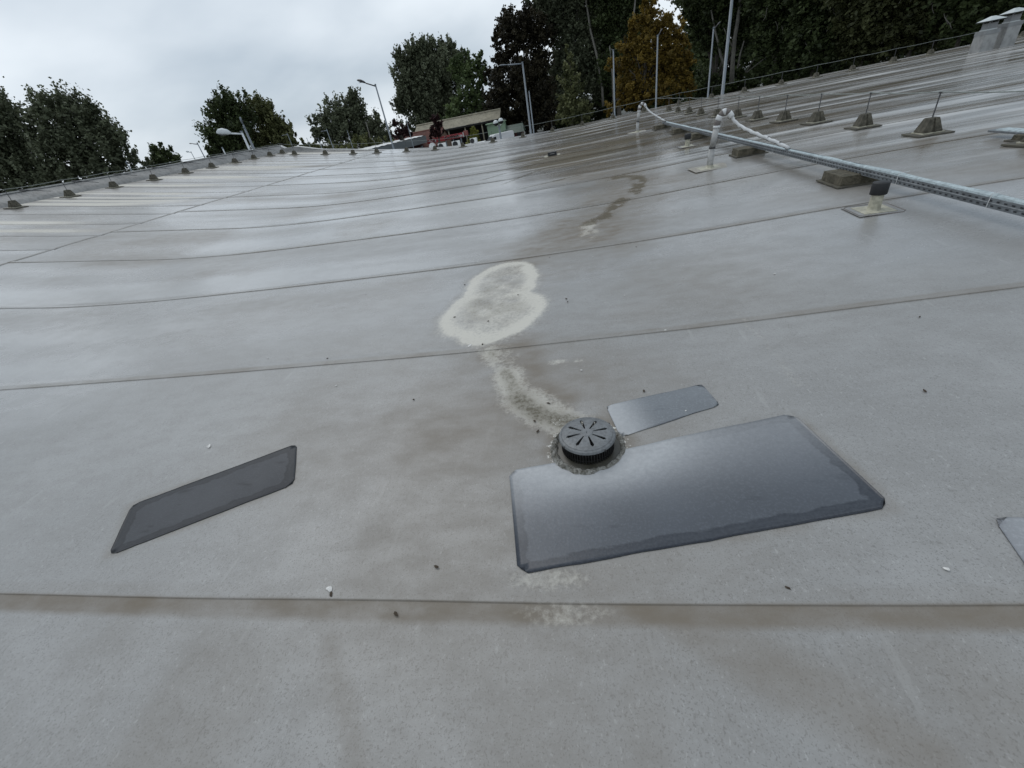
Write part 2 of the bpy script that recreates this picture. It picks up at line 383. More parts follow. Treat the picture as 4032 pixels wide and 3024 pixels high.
def stains(x, y):
    nA = fbm(x*1.3+7, y*1.3, 4, 21); nB = fbm(x*4, y*4+3, 4, 33); nC = fbm(x*.5, y*.5, 3, 41)
    wx, wy = x+(nA-.5)*.35, y+(nA-.5)*.45
    # dried puddle shaped like a figure eight
    e1 = ell(wx, wy, -.80, 3.38, .44, .55, 0); e2 = ell(wx, wy, -.76, 4.22, .37, .53, 0)
    dd = np.minimum(e1, e2) - .13*np.exp(-((e1-e2)/.6)**2)
    ring = .78*sstep(1.15, .98, dd)*(.8+.4*nB)
    lime = ring - .42*sstep(.98, .70, dd+.10+(nA-.5)*.3)*(.45+.9*(1-nB))
    lime = np.clip(lime, 0, 1)
    lime = np.maximum(lime, .22*sstep(1.30, 1.08, dd))
    dark = .34*sstep(1.15, .4, ell(wx, wy, -.74, 3.75, .42, .82))*sstep(.36, .60, fbm(x*7, y*7, 4, 35))
    brn0 = .55*sstep(1.1, .5, ell(wx, wy, -.74, 3.7, .46, .9))
    # run-off trail into the drain
    td = seg_dist(wx, y, TRAIL)
    lime = np.maximum(lime, .50*sstep(.20, .03, td)*(.45+.75*sstep(.3, .55, nB)))
    dark = np.maximum(dark, .62*sstep(.13, .02, seg_dist(wx+.03, y-.02, TRAIL[3:]))*sstep(.25, .45, nB))
    dark = np.maximum(dark, .50*sstep(.11, .02, td)*sstep(.36, .52, nB))
    brnT = .9*sstep(.5, .1, seg_dist(x-.08+(nA-.5)*.3, y, TRAIL))*sstep(.2, .5, nA)
    crust = .36*sstep(.07, .01, np.hypot(x+.17, y-1.80))
    crust = np.maximum(crust, .46*sstep(.04, .01, np.abs(np.hypot(x+.005, y-1.585)-.19-(nB-.5)*.03))*sstep(.32, .5, nB))
    # broad brown film of the drained area
    brown = np.maximum(brn0, brnT); brown = np.maximum(brown, .75*sstep(1.15, .15, ell(x, y, -.7, 2.0, 1.8, 1.2))*(.35+.65*sstep(.2, .6, nA)))
    brown = np.maximum(brown, .5*sstep(1.1, .2, ell(x, y, -.5, 1.0, 1.5, .9))*(.35+.65*sstep(.25, .65, nA)))
    brown = np.maximum(brown, 1.3*sstep(.693, .708, y)*sstep(.772, .766, y)*(.55+.45*nA))
    lime = np.maximum(lime, .14*sstep(.012, .0, np.abs(y-.685-(nB-.5)*.02))*sstep(.3, .6, nA))
    brown = np.maximum(brown, .95*sstep(1.45, .8, np.hypot(x, y-1.57)/.24)*sstep(.15, .45, nB))
    brown = np.maximum(brown, .5*sstep(1.5, 1.1, dd)*sstep(1.0, 1.2, dd)*sstep(.3, .6, nA))
    brown = np.maximum(brown, .45*sstep(1.0, .2, ell(x, y, .4, 3.6, 2.4, 1.6))*(.35+.65*sstep(.3, .7, nA)))
    brown = np.maximum(brown, .85*sstep(1.1, .2, ell(x, y, .3, 5.6, 1.5, 1.6))*sstep(.3, .6, nA))
    vly = seg_dist(x+(nA-.5)*1.0, y, [(-.3, 4.6), (.4, 6.2), (1.0, 8.2), (.8, 10.5), (.0, 13.0), (-.3, 15.5), (.6, 20), (1.2, 26)])
    brown = np.maximum(brown, 1.15*sstep(.6+.13*y, .1, vly)*(.45+.55*sstep(.3, .55, fbm(x*.6+2, y*1.2, 4, 59))))
    brown = np.maximum(brown, .9*sstep(1.1, .2, ell(x, y, 1.3, 8.2, 2.0, 2.2))*sstep(.3, .6, fbm(x*.7, y*1.5, 4, 57)))
    brown = np.maximum(brown, .36*sstep(.80, .62, y)*sstep(.34, .74, fbm(x*2.1+4, y*.75, 4, 63)))
    # algae stream further up the valley
    fd = seg_dist(wx, wy, FLOW)
    brown = np.maximum(brown, 1.0*sstep(.75, .1, fd)*sstep(.2, .5, nA))
    dark = np.maximum(dark, .62*sstep(.24, .04, fd)*sstep(.30, .5, nB))
    lime = np.maximum(lime, .5*sstep(.22, .04, seg_dist(wx, wy, FLOW2))*sstep(.38, .6, nB)*sstep(4.7, 5.6, y))
    # second ponded stretch near the far outlet
    po = sstep(1.1, .3, ell(x, y, .4, 15.5, 3.8, 5.2))
    brown = np.maximum(brown, 1.0*po*sstep(.30, .5, fbm(x*.35, y*1.6, 4, 55)))
    dark = np.maximum(dark, .72*po*sstep(.38, .56, fbm(x*.45+3, y*1.9, 4, 61)))
    for path, r in (([(-1.6, 10.9), (-.8, 12.2), (.3, 13.0), (1.2, 13.3)], .16), ([(-1.1, 9.9), (.1, 10.4), (1.0, 10.6)], .12), ([(-2.3, 12.2), (-.9, 13.8), (-.4, 15.2)], .2), ([(1.9, 12), (1.9, 26)], .05)):
        dark = np.maximum(dark, .62*sstep(r, .02, seg_dist(wx, wy, path))*sstep(.2, .45, nB))
    # lime spill on the near lap, pale halo round the patches
    sp_ = sstep(1.1, .35, ell(x, y, -.15, .735, .22, .045))
    lime = np.maximum(lime, (.22+.30*sstep(.5, .95, ell(x, y, -.15, .74, .2, .042)))*sp_*sstep(.15, .5, nB)); crust = np.maximum(crust, .42*sstep(1.1, .3, ell(x, y, -.005, .722, .025, .022))+.3*sstep(1.1,.3,ell(x,y,-.17,.712,.14,.006)))
    lime = np.maximum(lime, .30*sstep(1.2, .4, ell(x, y, -.2, .86, .2, .06)))
    lime = np.maximum(lime, .42*sstep(1.1, .3, ell(x, y, -.17, 2.44, .10, .05))+.3*sstep(1.1, .3, ell(x, y, -.02, 2.43, .06, .03)))
    brown = np.maximum(brown, .3*sstep(.07, .01, seg_dist(x, y, [(-1.55, 1.33), (-.9, 1.55), (-.3, 1.63)])))
    # pale runs below the pitched edge to the west
    runs = sstep(.52, .72, vnoise(x*.03+2, y*4.2, 73))*(.55+.45*vnoise(x*.3, y*5, 72))
    lenm = -12.6-2.2*vnoise(y*1.9, y*0, 75)
    lime = np.maximum(lime, .95*runs*sstep(lenm+2.0, lenm-.6, x))
    brown = np.maximum(brown, .42*sstep(-11.5, -14, x))  # darker facing of the pitched side painted in as brown
    brown = np.maximum(brown, .55*sstep(3.0, 5.5, x)*sstep(3, 6, y)*(.4+.6*sstep(.3, .6, fbm(x*.3, y*1.1, 3, 58))))
    brown = np.maximum(brown, .6*sstep(.16, .02, seg_dist(x+(nA-.5)*.15, y, BAND))*sstep(.25, .5, nA))
    brown = np.maximum(brown, .5*sstep(.09, .01, seg_dist(x+(nA-.5)*.2, y, [(-1.0, .62), (-.75, .35), (-.6, .1)])))
    for pc_ in ([(-.41, 1.435), (-.315, .875), (1.125, 1.135), (1.02, 1.715), (-.41, 1.435)], [(-2.40, .965), (-1.62, 1.40), (-1.80, 1.735), (-2.585, 1.28), (-2.40, .965)]):
        brown = np.maximum(brown, .5*sstep(.05, .01, seg_dist(x, y, pc_))*sstep(.25, .55, nB))
    lime = np.maximum(lime, .16*sstep(.06, .0, seg_dist(x+(nB-.5)*.05, y, PALE)))
    # general weathering
    brown = np.maximum(brown, .45*sstep(.45, .72, nC)*sstep(1.5, 5, y+x*.15))
    wet = .34+.12*sstep(1.5, 4, y)+.35*sstep(3, 11, y)*sstep(-9, -3, x) + .35*sstep(8, 12, y)*sstep(-3.5, 0, x) + (nC-.5)*.5
    wet = np.maximum(wet, .72*sstep(-1, -5, x)*sstep(.5, 3, y))
    wet = wet + (fbm(x*.17+5, y*1.15, 3, 77)-.5)*1.3*sstep(2, 4.5, y)
    wet = np.clip(wet - .4*lime, 0, 1)
    streak = sstep(8.0, 12.0, y+.4*x)*sstep(-4.0, 1.0, x)
    streak = np.maximum(streak, .9*sstep(6.2, 9.5, y+.5*x)*sstep(2.2, 4.2, x))
    streak = np.maximum(streak, .22*sstep(6, 14, y))
    wet = np.clip(wet - .22*sstep(3.2, 5, x)*sstep(2, 5, y), 0, 1)
    return lime, brown, dark, wet, streak, crust
SEAMS = [-9.0, -7.7, -5.6, -3.5, -1.35, .765, 2.70, 4.87, 7.08, 9.38, 11.55, 13.7, 15.85, 18.0, 20.1, 22.2, 24.3, 26.4, 28.6]
def rowlist(y0, y1, step):
    r = [y0, y0+.001, y0+.007, y0+.016, y0+.05, y0+.075]
    r += list(np.linspace(y0+.09, y1-.006, max(3, int((y1-y0)/step))))
    r += [y1+.0, y1+.05]
    return np.array(r)
def sheet(x0, x1, y0, y1, xstep_fn, ystep, dirt, lap_dark, side=None):
    # column positions
    xsn = [x0]
    while xsn[-1] < x1: xsn.append(min(x1, xsn[-1]+xstep_fn(xsn[-1])))
    if side is not None: xsn = sorted(set(xsn[1:]+[x0, x0+.001, x0+.015, x0+.03, x0+.042, x0+.055]))
    X = np.array(xsn); Y = rowlist(y0, y1, ystep)
    gx, gy = np.meshgrid(X, Y)
    yb = gy - y0; wob = (vnoise(gx*1.1, gx*0+y0, 81)-.5)*.012
    z = roof_z(gx, gy+0)
    lf_ = .004 if y0 < 1 else (.006 if y0 < 4 else .008)
    lift = np.where(gy < y0+.06, lf_, lf_*sstep(y0+.13, y0+.06, gy))
    z = z + lift
    z[0, :] -= lf_+.0015
    if side is not None: z[:, 0] -= .004
    gyw = gy + np.where((gy < y0+.2) | (gy > y1), wob, 0)
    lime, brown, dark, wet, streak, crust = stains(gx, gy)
    # dirt along the lap
    ln = np.zeros_like(gx)
    ln[0:3] = dirt; ln[3] = dirt*(.0 if y0 < 4 else .6)
    var = .55+.45*sstep(.25, .6, fbm(gx*.9, gx*0+y0*3, 3, 91))
    if y0 > 6: dark = np.maximum(dark, ln*var)
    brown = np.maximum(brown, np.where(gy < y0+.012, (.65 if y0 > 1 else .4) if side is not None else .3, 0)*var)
    brown = np.maximum(brown, lap_dark*np.where((gy > y0+.002) & (gy < y0+.06), 1.25 if y0 > 1 else .35, 0)*var)
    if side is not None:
        s_ = sstep(x0+.052, x0+.03, gx); dark = np.maximum(dark, .75*s_)  # side lap line: dirt plus the shadow of its lip, painted dark
    if y0 > .5 and y0 < .9:   # wide stained lap just in front of the first seam
        pass
    ny, nx = gx.shape; idx = np.arange(nx*ny).reshape(ny, nx)
    q = np.stack([idx[:-1, :-1], idx[:-1, 1:], idx[1:, 1:], idx[1:, :-1]], -1).reshape(-1, 4)
    o = np_obj('membrane_sheet', np.stack([gx, gyw, z], -1).reshape(-1, 3), q, M_ROOF, roof, True)
    me = o.data; n = nx*ny
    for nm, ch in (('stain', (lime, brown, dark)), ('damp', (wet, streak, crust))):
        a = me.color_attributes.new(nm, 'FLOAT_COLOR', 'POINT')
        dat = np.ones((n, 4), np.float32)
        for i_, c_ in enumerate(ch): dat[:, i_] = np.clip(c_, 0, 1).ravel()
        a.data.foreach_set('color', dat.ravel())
    return o
for i, (y0, y1) in enumerate(zip(SEAMS[:-1], SEAMS[1:])):
    near = -1.4 < y0 < 8
    if near: fx = lambda x: .028 if -3.4 < x < 3.2 else (.08 if -7 < x < 8 else .3 if x > 8 else .15)
    elif y0 < 0: fx = lambda x: .3
    else: fx = lambda x: .10 if x < 9 else (.2 if x < 24 else 1.5)
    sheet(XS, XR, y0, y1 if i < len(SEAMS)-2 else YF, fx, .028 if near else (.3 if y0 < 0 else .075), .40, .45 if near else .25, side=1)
yl = -9.0; wl = 0
while yl < YF:
    y1 = min(YF, yl+1.13)
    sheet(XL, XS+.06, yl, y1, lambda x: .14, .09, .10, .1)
    yl = y1 if y1 < YF-.2 else YF
# raised cover strip where the main sheets meet the perimeter sheets
vs_ = []; fs_ = []; yy_ = np.arange(YN, YF-.2, .25)
for y in yy_:
    w0 = .012*(float(vnoise(y*1.3, 2, 14))-.5); z0 = rz(XS, y); hz_ = .002+.007*float(vnoise(y*.8, 7, 15))
    vs_ += [(XS+.045+w0, y, rz(XS+.045, y)-.004), (XS+.040+w0, y, rz(XS+.04, y)+hz_), (XS-.05+w0, y, rz(XS-.05, y)+hz_*.7), (XS-.10+w0, y, rz(XS-.1, y)-.004)]
for i in range(len(yy_)-1):
    for j in range(3): fs_.append((i*4+j, (i+1)*4+j, (i+1)*4+j+1, i*4+j+1))
mesh_obj('cover_strip', vs_, fs_, simple('cover_strip_dirt_shade', (.23, .22, .205), .7, .5, 3, col2=(.30, .295, .285), spec=.3), roof)  # strip tone paints in dirt and lip shade
# ---- parapets
def parapet(path, tops, thick, foot_off, name='parapet'):
    o1, o2 = MB(), MB()
    return o1, o2
ysp = np.linspace(YN, YF, 60); pm = MB(); cm = MB()
xf, xt, xo = -17.72, -18.12, -18.5
rows = []
for y in ysp:
    zf = rz(xf, y)+.004; ztop = 1.95+.03*math.sin(y*.3)
    rows.append([(xf, y, zf-.02), (xf-.06, y, zf+.07), (xf-.16, y, zf+.17), (xt+.02, y, ztop-.02), (xt, y, ztop)])
n = 5; vv = [p for r in rows for p in r]
ff = [(i*n+j, (i+1)*n+j, (i+1)*n+j+1, i*n+j+1) for i in range(len(rows)-1) for j in range(n-1)]
pw = mesh_obj('parapet', vv, [f[::-1] for f in ff], M_PARA, roof, True)
rows = [[(xt+.03, y, 1.945+.03*math.sin(y*.3)), (xt+.03, y, 1.99+.03*math.sin(y*.3)), (xo, y, 1.99+.03*math.sin(y*.3)), (xo, y, GZ)] for y in ysp]
n = 4; vv = [p for r in rows for p in r]
ff = [(i*n+j, i*n+j+1, (i+1)*n+j+1, (i+1)*n+j) for i in range(len(rows)-1) for j in range(n-1)]
mesh_obj('coping', vv, ff, M_COPE, roof)
# far kerb: upstand that fades from the parapet height to a low edge trim
xk = np.concatenate([np.linspace(-18.5, -5, 40), np.linspace(-4.5, XR, 60)]); rows = []; rows2 = []
for x in xk:
    zr = rz(max(x, -18.2), YF-.4); hgt = .004+.10*float(sstep(-10.5, -15, x)) + .20*float(sstep(-15, -17.5, x))
    if x < -17: zr = rz(-17, YF-.4); hgt = 1.99-zr-.005 if x < -17.9 else .05+(1.95-zr)*float(sstep(-17, -17.9, x)) if hgt < 0 else max(hgt, .3)
    zr -= .03*float(sstep(-13, -9, x)); zt = zr+hgt
    rows.append([(x, YF-.38, zr-.02), (x, YF-.30, zr+min(.06, hgt*.4)), (x, YF-.22, zt-.03), (x, YF-.2, zt)])
    rows2.append([(x, YF-.21, zt-.015), (x, YF-.22, zt+.012), (x, YF+.15, zt+.012), (x, YF+.15, GZ)])
def strip(rows, name, mat):
    n = len(rows[0]); vv = [p for r in rows for p in r]
    ff = [(i*n+j, (i+1)*n+j, (i+1)*n+j+1, i*n+j+1) for i in range(len(rows)-1) for j in range(n-1)]
    return mesh_obj(name, vv, ff, mat, roof, False)
strip(rows, 'parapet', M_PARA); strip(rows2, 'coping', M_COPE)

# ================================================================== ROOF PATCHES
def patch(corners, nu, nv, mat, label, chalk_sheen=None):
    # corners: bottom-left, bottom-right, top-right, top-left in roof x, y
    p = [np.array(c_) for c_ in corners]
    U = np.linspace(0, 1, nu); Vv = np.linspace(0, 1, nv)
    U = np.concatenate([[0, .012], U[1:-1], [.988, 1]]); Vv = np.concatenate([[0, .03], Vv[1:-1], [.97, 1]])
    nu, nv = len(U), len(Vv)
    uu, ww = np.meshgrid(U, Vv)
    P2 = (p[0]*((1-uu)*(1-ww))[..., None]+p[1]*(uu*(1-ww))[..., None]+p[2]*(uu*ww)[..., None]+p[3]*((1-uu)*ww)[..., None])
    wd = (np.linalg.norm(p[1]-p[0])+np.linalg.norm(p[2]-p[3]))/2; hd = (np.linalg.norm(p[3]-p[0])+np.linalg.norm(p[2]-p[1]))/2
    # cut the corners
    c = .035+.01*RNG.random(4)
    for ci, (j, i, sj, si) in enumerate(((0, 0, 1, 1), (0, -1, 1, -1), (-1, -1, -1, -1), (-1, 0, -1, 1))):
        eu = (P2[j, (i+si*2) % nu if i == 0 else nu-3]-P2[j, i]); ev = (P2[2 if j == 0 else nv-3, i]-P2[j, i])
        P2[j, i] = P2[j, i] + (eu/np.linalg.norm(eu)+ev/np.linalg.norm(ev))*c[ci]*.5
        a = (j, 1 if i == 0 else nu-2); b_ = (1 if j == 0 else nv-2, i)
        P2[a] = P2[j, i]+ (eu/np.linalg.norm(eu))*c[ci]*.5 - ev/np.linalg.norm(ev)*c[ci]*.5
        P2[b_] = P2[j, i]+ (ev/np.linalg.norm(ev))*c[ci]*.5 - eu/np.linalg.norm(eu)*c[ci]*.5
    ed = np.minimum(np.minimum(uu, 1-uu)*wd, np.minimum(ww, 1-ww)*hd)
    jit = (fbm(P2[..., 0]*7, P2[..., 1]*7, 3, 5)-.5)*.012
    P2[..., 1] += np.where(ed < .001, jit, 0)
    zt = roof_z(P2[..., 0], P2[..., 1])+.0035+.004*sstep(.765+.14, .765+.05, P2[..., 1])
    top = np.concatenate([P2, zt[..., None]], -1).reshape(-1, 3)
    idx = np.arange(nu*nv).reshape(nv, nu)
    q = np.stack([idx[:-1, :-1], idx[:-1, 1:], idx[1:, 1:], idx[1:, :-1]], -1).reshape(-1, 4)
    rim = np.concatenate([idx[0, :-1], idx[:-1, -1], idx[-1, :0:-1], idx[:0:-1, 0]])
    lw = top[rim].copy(); lw[:, 2] -= .007
    k = len(rim); nb = len(top)
    sk = np.array([(rim[i], nb+i, nb+(i+1) % k, rim[(i+1) % k]) for i in range(k)])[:, ::-1]
    o = np_obj('membrane_patch', np.vstack([top, lw]), np.vstack([q, sk]), mat)
    n = len(top)+k
    for nm, fld in (('edge', ed), ('chalk_sheen', np.zeros_like(ed) if chalk_sheen is None else chalk_sheen(P2[..., 0], P2[..., 1], uu, ww))):
        a = o.data.attributes.new(nm, 'FLOAT', 'POINT'); d_ = np.zeros(n, np.float32); d_[:nu*nv] = fld.ravel(); a.data.foreach_set('value', d_)
    return tag(o, label, 'patch')
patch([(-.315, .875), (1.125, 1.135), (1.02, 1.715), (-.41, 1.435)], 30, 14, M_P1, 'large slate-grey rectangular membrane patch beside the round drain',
      lambda x, y, u, v_: np.clip(1.0*sstep(.40, 1.0, v_)*np.exp(-((u-.32)/.28)**2)+.42*sstep(.10, 1, v_)+.25*sstep(.9, 1, v_)*sstep(.4, .1, u), 0, .9))  # pale chalk deposit, with the patch's sky sheen painted into the same gradient
patch([(-2.40, .965), (-1.62, 1.40), (-1.80, 1.735), (-2.585, 1.28)], 22, 10, M_P2, 'narrow charcoal membrane patch lying apart from the drain')
patch([(.17, 1.64), (.715, 1.825), (.675, 2.03), (.115, 1.905)], 16, 8, M_P3, 'small weathered grey patch touching the far side of the round drain',
      lambda x, y, u, v_: .9*sstep(.45, 0, u))
patch([(1.33, .80), (1.9, .70), (1.98, 1.0), (1.395, 1.075)], 14, 8, M_P4, 'pale grey membrane patch with a dark outlined edge')

# ================================================================== ROUND DRAIN
D = thing('roof_drain', (-.005, 1.585, rz(0, 1.57)), 'round grey slotted leaf guard over the roof drain', 'drain')
def lid():
    nsl = 8; half = math.radians(5.2); off = math.radians(14)
    ths = []
    for i in range(nsl):
        a = off+2*math.pi*i/nsl
        ths += [a-half*1.0, a-half*.5, a, a+half*.5, a+half]
        for k in range(1, 6): ths.append(a+half+(2*math.pi/nsl-2*half)*k/6)
    rs = [.004, .026, .030, .06, .100, .106, .116, .124, .1245, .130, .136, .139]
    hz = [.1005, .1005, .0985, .098, .096, .0955, .094, .0925, .090, .0905, .088, .080]
    v = []; f = []; n = len(ths)
    for r, z in zip(rs, hz):
        for a in ths: v.append((r*math.cos(a), r*math.sin(a), z))
    for i in range(len(rs)-1):
        for j in range(n):
            s_ = j % 10; slot = s_ < 4 and 2 <= i <= 3; end = s_ in (1, 2) and i == 4
            if slot or end: continue
            f.append((i*n+j, i*n+(j+1) % n, (i+1)*n+(j+1) % n, (i+1)*n+j))
    o = mesh_obj('lid', v, f, M_LID, D)
    md = o.modifiers.new('thick', 'SOLIDIFY'); md.thickness = .006; md.offset = -1
    return o
ld = lid(); ld.rotation_euler = (math.radians(-1.5), 0, 0)
MB().lathe([(.1385, .074), (.1415, .079), (.1405, .086), (.136, .0895), (.131, .086), (.131, .074), (.1385, .074)], n=64).build('rim', M_LID, ld, True)
for i in range(4):
    a = math.radians(35+90*i); MB().box((.1425*math.cos(a), .1425*math.sin(a), .078), (.012, .007, .010), a).build('clip', M_RIB, ld)
b_ = MB()
for i in range(60):
    a = 2*math.pi*i/60; b_.box((.129*math.cos(a), .129*math.sin(a), .0), (.012, .0035, .080), a)
tag(b_.build('rib', M_RIB, D), kind='stuff')
MB().lathe([(.004, .03), (.112, .03), (.113, .05), (.113, .004), (.13, .003)], n=48).build('basket', M_DARK, D)
MB().lathe([(.128, .032), (.131, .032), (.131, .026), (.128, .026), (.128, .032)], n=48).build('hoop', M_RIB, D)
MB().lathe([(.10, .010), (.165, .011), (.172, .008), (.176, -.003)], n=48).build('flange', simple('wet_flange', (.07, .066, .055), .35, .5, 14, col2=(.03, .028, .018)), D, True)
# lumpy lime crust ring
v = []; f = []; nn = 160
for i in range(nn):
    a = 2*math.pi*i/nn; am = vnoise(6+3*math.cos(a), 6+3*math.sin(a), 4)
    side = .35+.65*max(0, math.cos(a-math.radians(205)))
    for j in range(6):
        t_ = j/5; r = .158+.036*t_*(.7+.6*side)+.012*(vnoise(i*.33, j*1.7, 6)-.5)+.016*(am-.5)
        z = .009+(.016*side+.004)*math.sin(math.pi*t_)*(.2+1.5*float(vnoise(i*.6, j*1.1, 8))) - (.012 if j in (0, 5) else 0)
        v.append((r*math.cos(a), r*math.sin(a), z))
for i in range(nn):
    for j in range(5): f.append((i*6+j, i*6+j+1, ((i+1) % nn)*6+j+1, ((i+1) % nn)*6+j))
mesh_obj('lime_crust', v, f, M_CRUST, D, True)

# ================================================================== BALLAST BLOCKS, RODS AND WIRE
def make_block(label, group):
    root = thing('ballast_block', (0, 0, 0), label, 'ballast block', group)
    b_ = MB(); b_.box((0, 0, .0), (.43, .43, .02)); b_.build('base_pad', M_RUB, root)
    b_ = MB(); b_.box((0, 0, .018), (.27, .27, .014)); b_.build('mortar_bed', M_CREAM, root)
    # tapered concrete block with a vertical groove on two faces
    ou = [(-.17, -.15), (-.03, -.15), (-.02, -.125), (.02, -.125), (.03, -.15), (.17, -.15), (.17, .15), (.03, .15), (.02, .125), (-.02, .125), (-.03, .15), (-.17, .15)]
    lv = [(.03, .68, .76), (.05, .67, .75), (.20, .38, .48), (.215, .34, .43)]
    v = []; f = []; n = len(ou)
    for k_, (z, sx, sy) in enumerate(lv):
        for (x, y) in ou: v.append((x*sx+.004*math.sin(k_*5+x*40), y*sy+.004*math.cos(k_*3+y*50), z))
    for i in range(len(lv)-1):
        for j in range(n): f.append((i*n+j, i*n+(j+1) % n, (i+1)*n+(j+1) % n, (i+1)*n+j))
    f += [tuple(range(n))[::-1], tuple(3*n+j for j in range(n))]
    mesh_obj('block', v, f, M_CONC, root)
    rd = MB().tube([(0, 0, .20), (0, 0, .52)], .009, 6).build('rod', M_ROD, root)
    MB().tube([(-.02, 0, .525), (.02, 0, .525)], .013, 6).build('clamp', M_ROD, rd)
    return root
LEFT = [(-17.25, 12.24), (-17.25, 13.99), (-17.3, 15.8), (-17.2, 17.55), (-17.3, 19.45), (-17.35, 21.3), (-17.4, 23.2), (-17.45, 24.9), (-17.4, 26.4), (-17.4, 27.7)]
FARP = [(1173, 603), (1278, 610), (1389, 606), (1493, 597), (1602, 597), (1713, 590), (1827, 575), (1942, 559), (2058, 542), (2176, 521), (2295, 496), (2418, 470), (2542, 445), (2677, 416), (2812, 391), (2942, 365), (3085, 336), (3228, 308), (3371, 279), (3523, 246), (3674, 216), (3834, 182)]
FAR = []
for p in FARP:
    g_ = hit(*p); FAR.append((at_y(p[0], p[1], 26.9)[0]*.5+g_[0]*.5, 27.0))
FAR += [(21.4, 27.0), (23.1, 27.0), (24.8, 27.0)]
MID = [(5.02, 23.84), (5.0, 21.9), (5.04, 20.2), (5.08, 18.55), (5.1, 16.85), (5.2, 15.3), (5.25, 13.8), (5.32, 12.4), (5.42, 11.1), (5.44, 9.42), (5.47, 7.84), (5.47, 6.1)]
def wire(pts, r, name, label, sag=.02):
    P3 = []
    for a, b_ in zip(pts[:-1], pts[1:]):
        for t_ in np.linspace(0, 1, 7)[:-1]:
            P3.append((a[0]+(b_[0]-a[0])*t_, a[1]+(b_[1]-a[1])*t_, a[2]+(b_[2]-a[2])*t_-sag*4*t_*(1-t_)))
    P3.append(pts[-1])
    return tag(MB().tube(P3, r, 5).build(name, M_WIRE), label, 'wire', 'lifeline wires on rods')
ORD = 'first second third fourth fifth sixth seventh eighth ninth tenth eleventh twelfth thirteenth fourteenth fifteenth sixteenth seventeenth eighteenth nineteenth twentieth twenty-first twenty-second twenty-third twenty-fourth twenty-fifth'.split()
for row, lab, yaw, hW in ((LEFT, 'mossy concrete ballast block along the tall parapet, %s from the roof corner', 0, .0), (FAR, 'concrete ballast block along the low roof edge, %s from the parapet corner', 0, .0), (MID, 'concrete ballast block in the row crossing the open roof, %s from the roof edge', 0, .0)):
    proto = make_block(lab, 'ballast blocks with wire rods'); tops = []
    for i, (x, y) in enumerate(row):
        o = proto if i == 0 else copy_tree(proto)
        o['label'] = lab % ORD[len(row)-1-i if row is LEFT else i]
        z = rz(x, y); slope = (rz(x+.3, y)-rz(x-.3, y))/.6
        jx, jy = random.uniform(-.03, .03), random.uniform(-.03, .03)
        o.location = (x+jx, y+jy, z+.006)
        rot_ = random.uniform(-.12, .12)+(math.pi/2 if row is not MID else 0)*0
        o.rotation_euler = (0, -math.atan(slope), rot_)
        sc = random.uniform(.96, 1.05); o.scale = (sc, sc, 1.0)
        nrm = Vector((-slope, 0, 1)).normalized()
        tops.append(tuple(Vector(o.location)+nrm*.532))
    if row is LEFT: first = tops; wire([(tops[0][0], 2, tops[0][2]-.05), (tops[0][0], 6, tops[0][2])]+tops+[], .008, 'lifeline_wire', 'wire strung on rods beside the tall parapet')
    elif row is FAR: wire([first[-1]]+tops, .008, 'lifeline_wire', 'wire strung on rods along the low far roof edge')
    else: wire([(5.0, 26.95, rz(5, 26.9)+.53)]+tops+[(5.5, 2, rz(5.5, 2)+.53)], .008, 'lifeline_wire', 'wire strung on rods across the open roof')
# small wire clips on the parapet, beside the blocks
for i, (x, y) in enumerate(LEFT[1:]):
    xx = -18.12
    tag(MB().tube([(xx+.05, y-.75, 1.97), (xx+.12, y-.55, 1.93), (-17.75, y-.1, rz(-17.6, y)+.22)], [.02, .016, .008], 6).build('earth_lead', M_ROD), 'thin dark lead clipped over the coping, %s from the roof corner' % ORD[8-i], 'lead', 'leads clipped to the parapet')

# ================================================================== CABLE TRAY ON SLABS
TX = 3.40
def slab(x, y, w_, d_, h_, rot, label, mat=M_CONC2):
    t_ = thing('support_slab', (x, y, rz(x, y)), label, 'slab', 'concrete slabs under the cable tray', rot)
    MB().box((0, 0, .001), (w_+.08, d_+.08, .014)).build('rubber_pad', M_RUB, t_)
    MB().box((0, 0, .014), (w_, d_, h_), top=(.98, .97)).build('slab', mat, t_, bevel=.006)
for (x, y, w_) in ((3.30, 16.6, .50), (3.38, 14.35, .46), (3.40, 12.4, .46), (3.32, 8.95, .46), (3.38, 5.82, .44)):
    slab(x, y, w_, .46 if y < 6 else .36, .103, random.uniform(-.06, .06), 'dirty concrete slab on a rubber pad carrying the cable tray')
def tray_z(y): return rz(3.33, 5.78)*.0 + .185 + .0*y
T = thing('cable_tray', (TX, 0, 0), 'long galvanised slotted cable tray resting on concrete slabs', 'cable tray')
y0t, y1t = 0.6, 16.85; zb, hh, wd = .198, .070, .105
b_ = MB()
for (a, c_) in ((-wd/2, -wd/2+.004), (wd/2-.004, wd/2)):
    b_.prism([(a, zb), (c_, zb), (c_, zb+hh), (a, zb+hh)], lambda u, q_, s_: (u, y1t if s_ else y0t, q_))
b_.build('side_rail', M_GALV, T)
MB().prism([(-wd/2, zb), (wd/2, zb), (wd/2, zb+.004), (-wd/2, zb+.004)], lambda u, q_, s_: (u, y1t if s_ else y0t, q_-.0045)).build('tray_floor', M_GALV, T)
MB().prism([(-wd/2-.005, zb+.030), (-wd/2-.0005, zb+.027), (-wd/2-.0005, zb+.039), (-wd/2-.005, zb+.036)], lambda u, q_, s_: (u, y1t if s_ else y0t, q_)).build('rib', M_GALV, T)
b_ = MB(); y = y0t+.05; k_ = 0
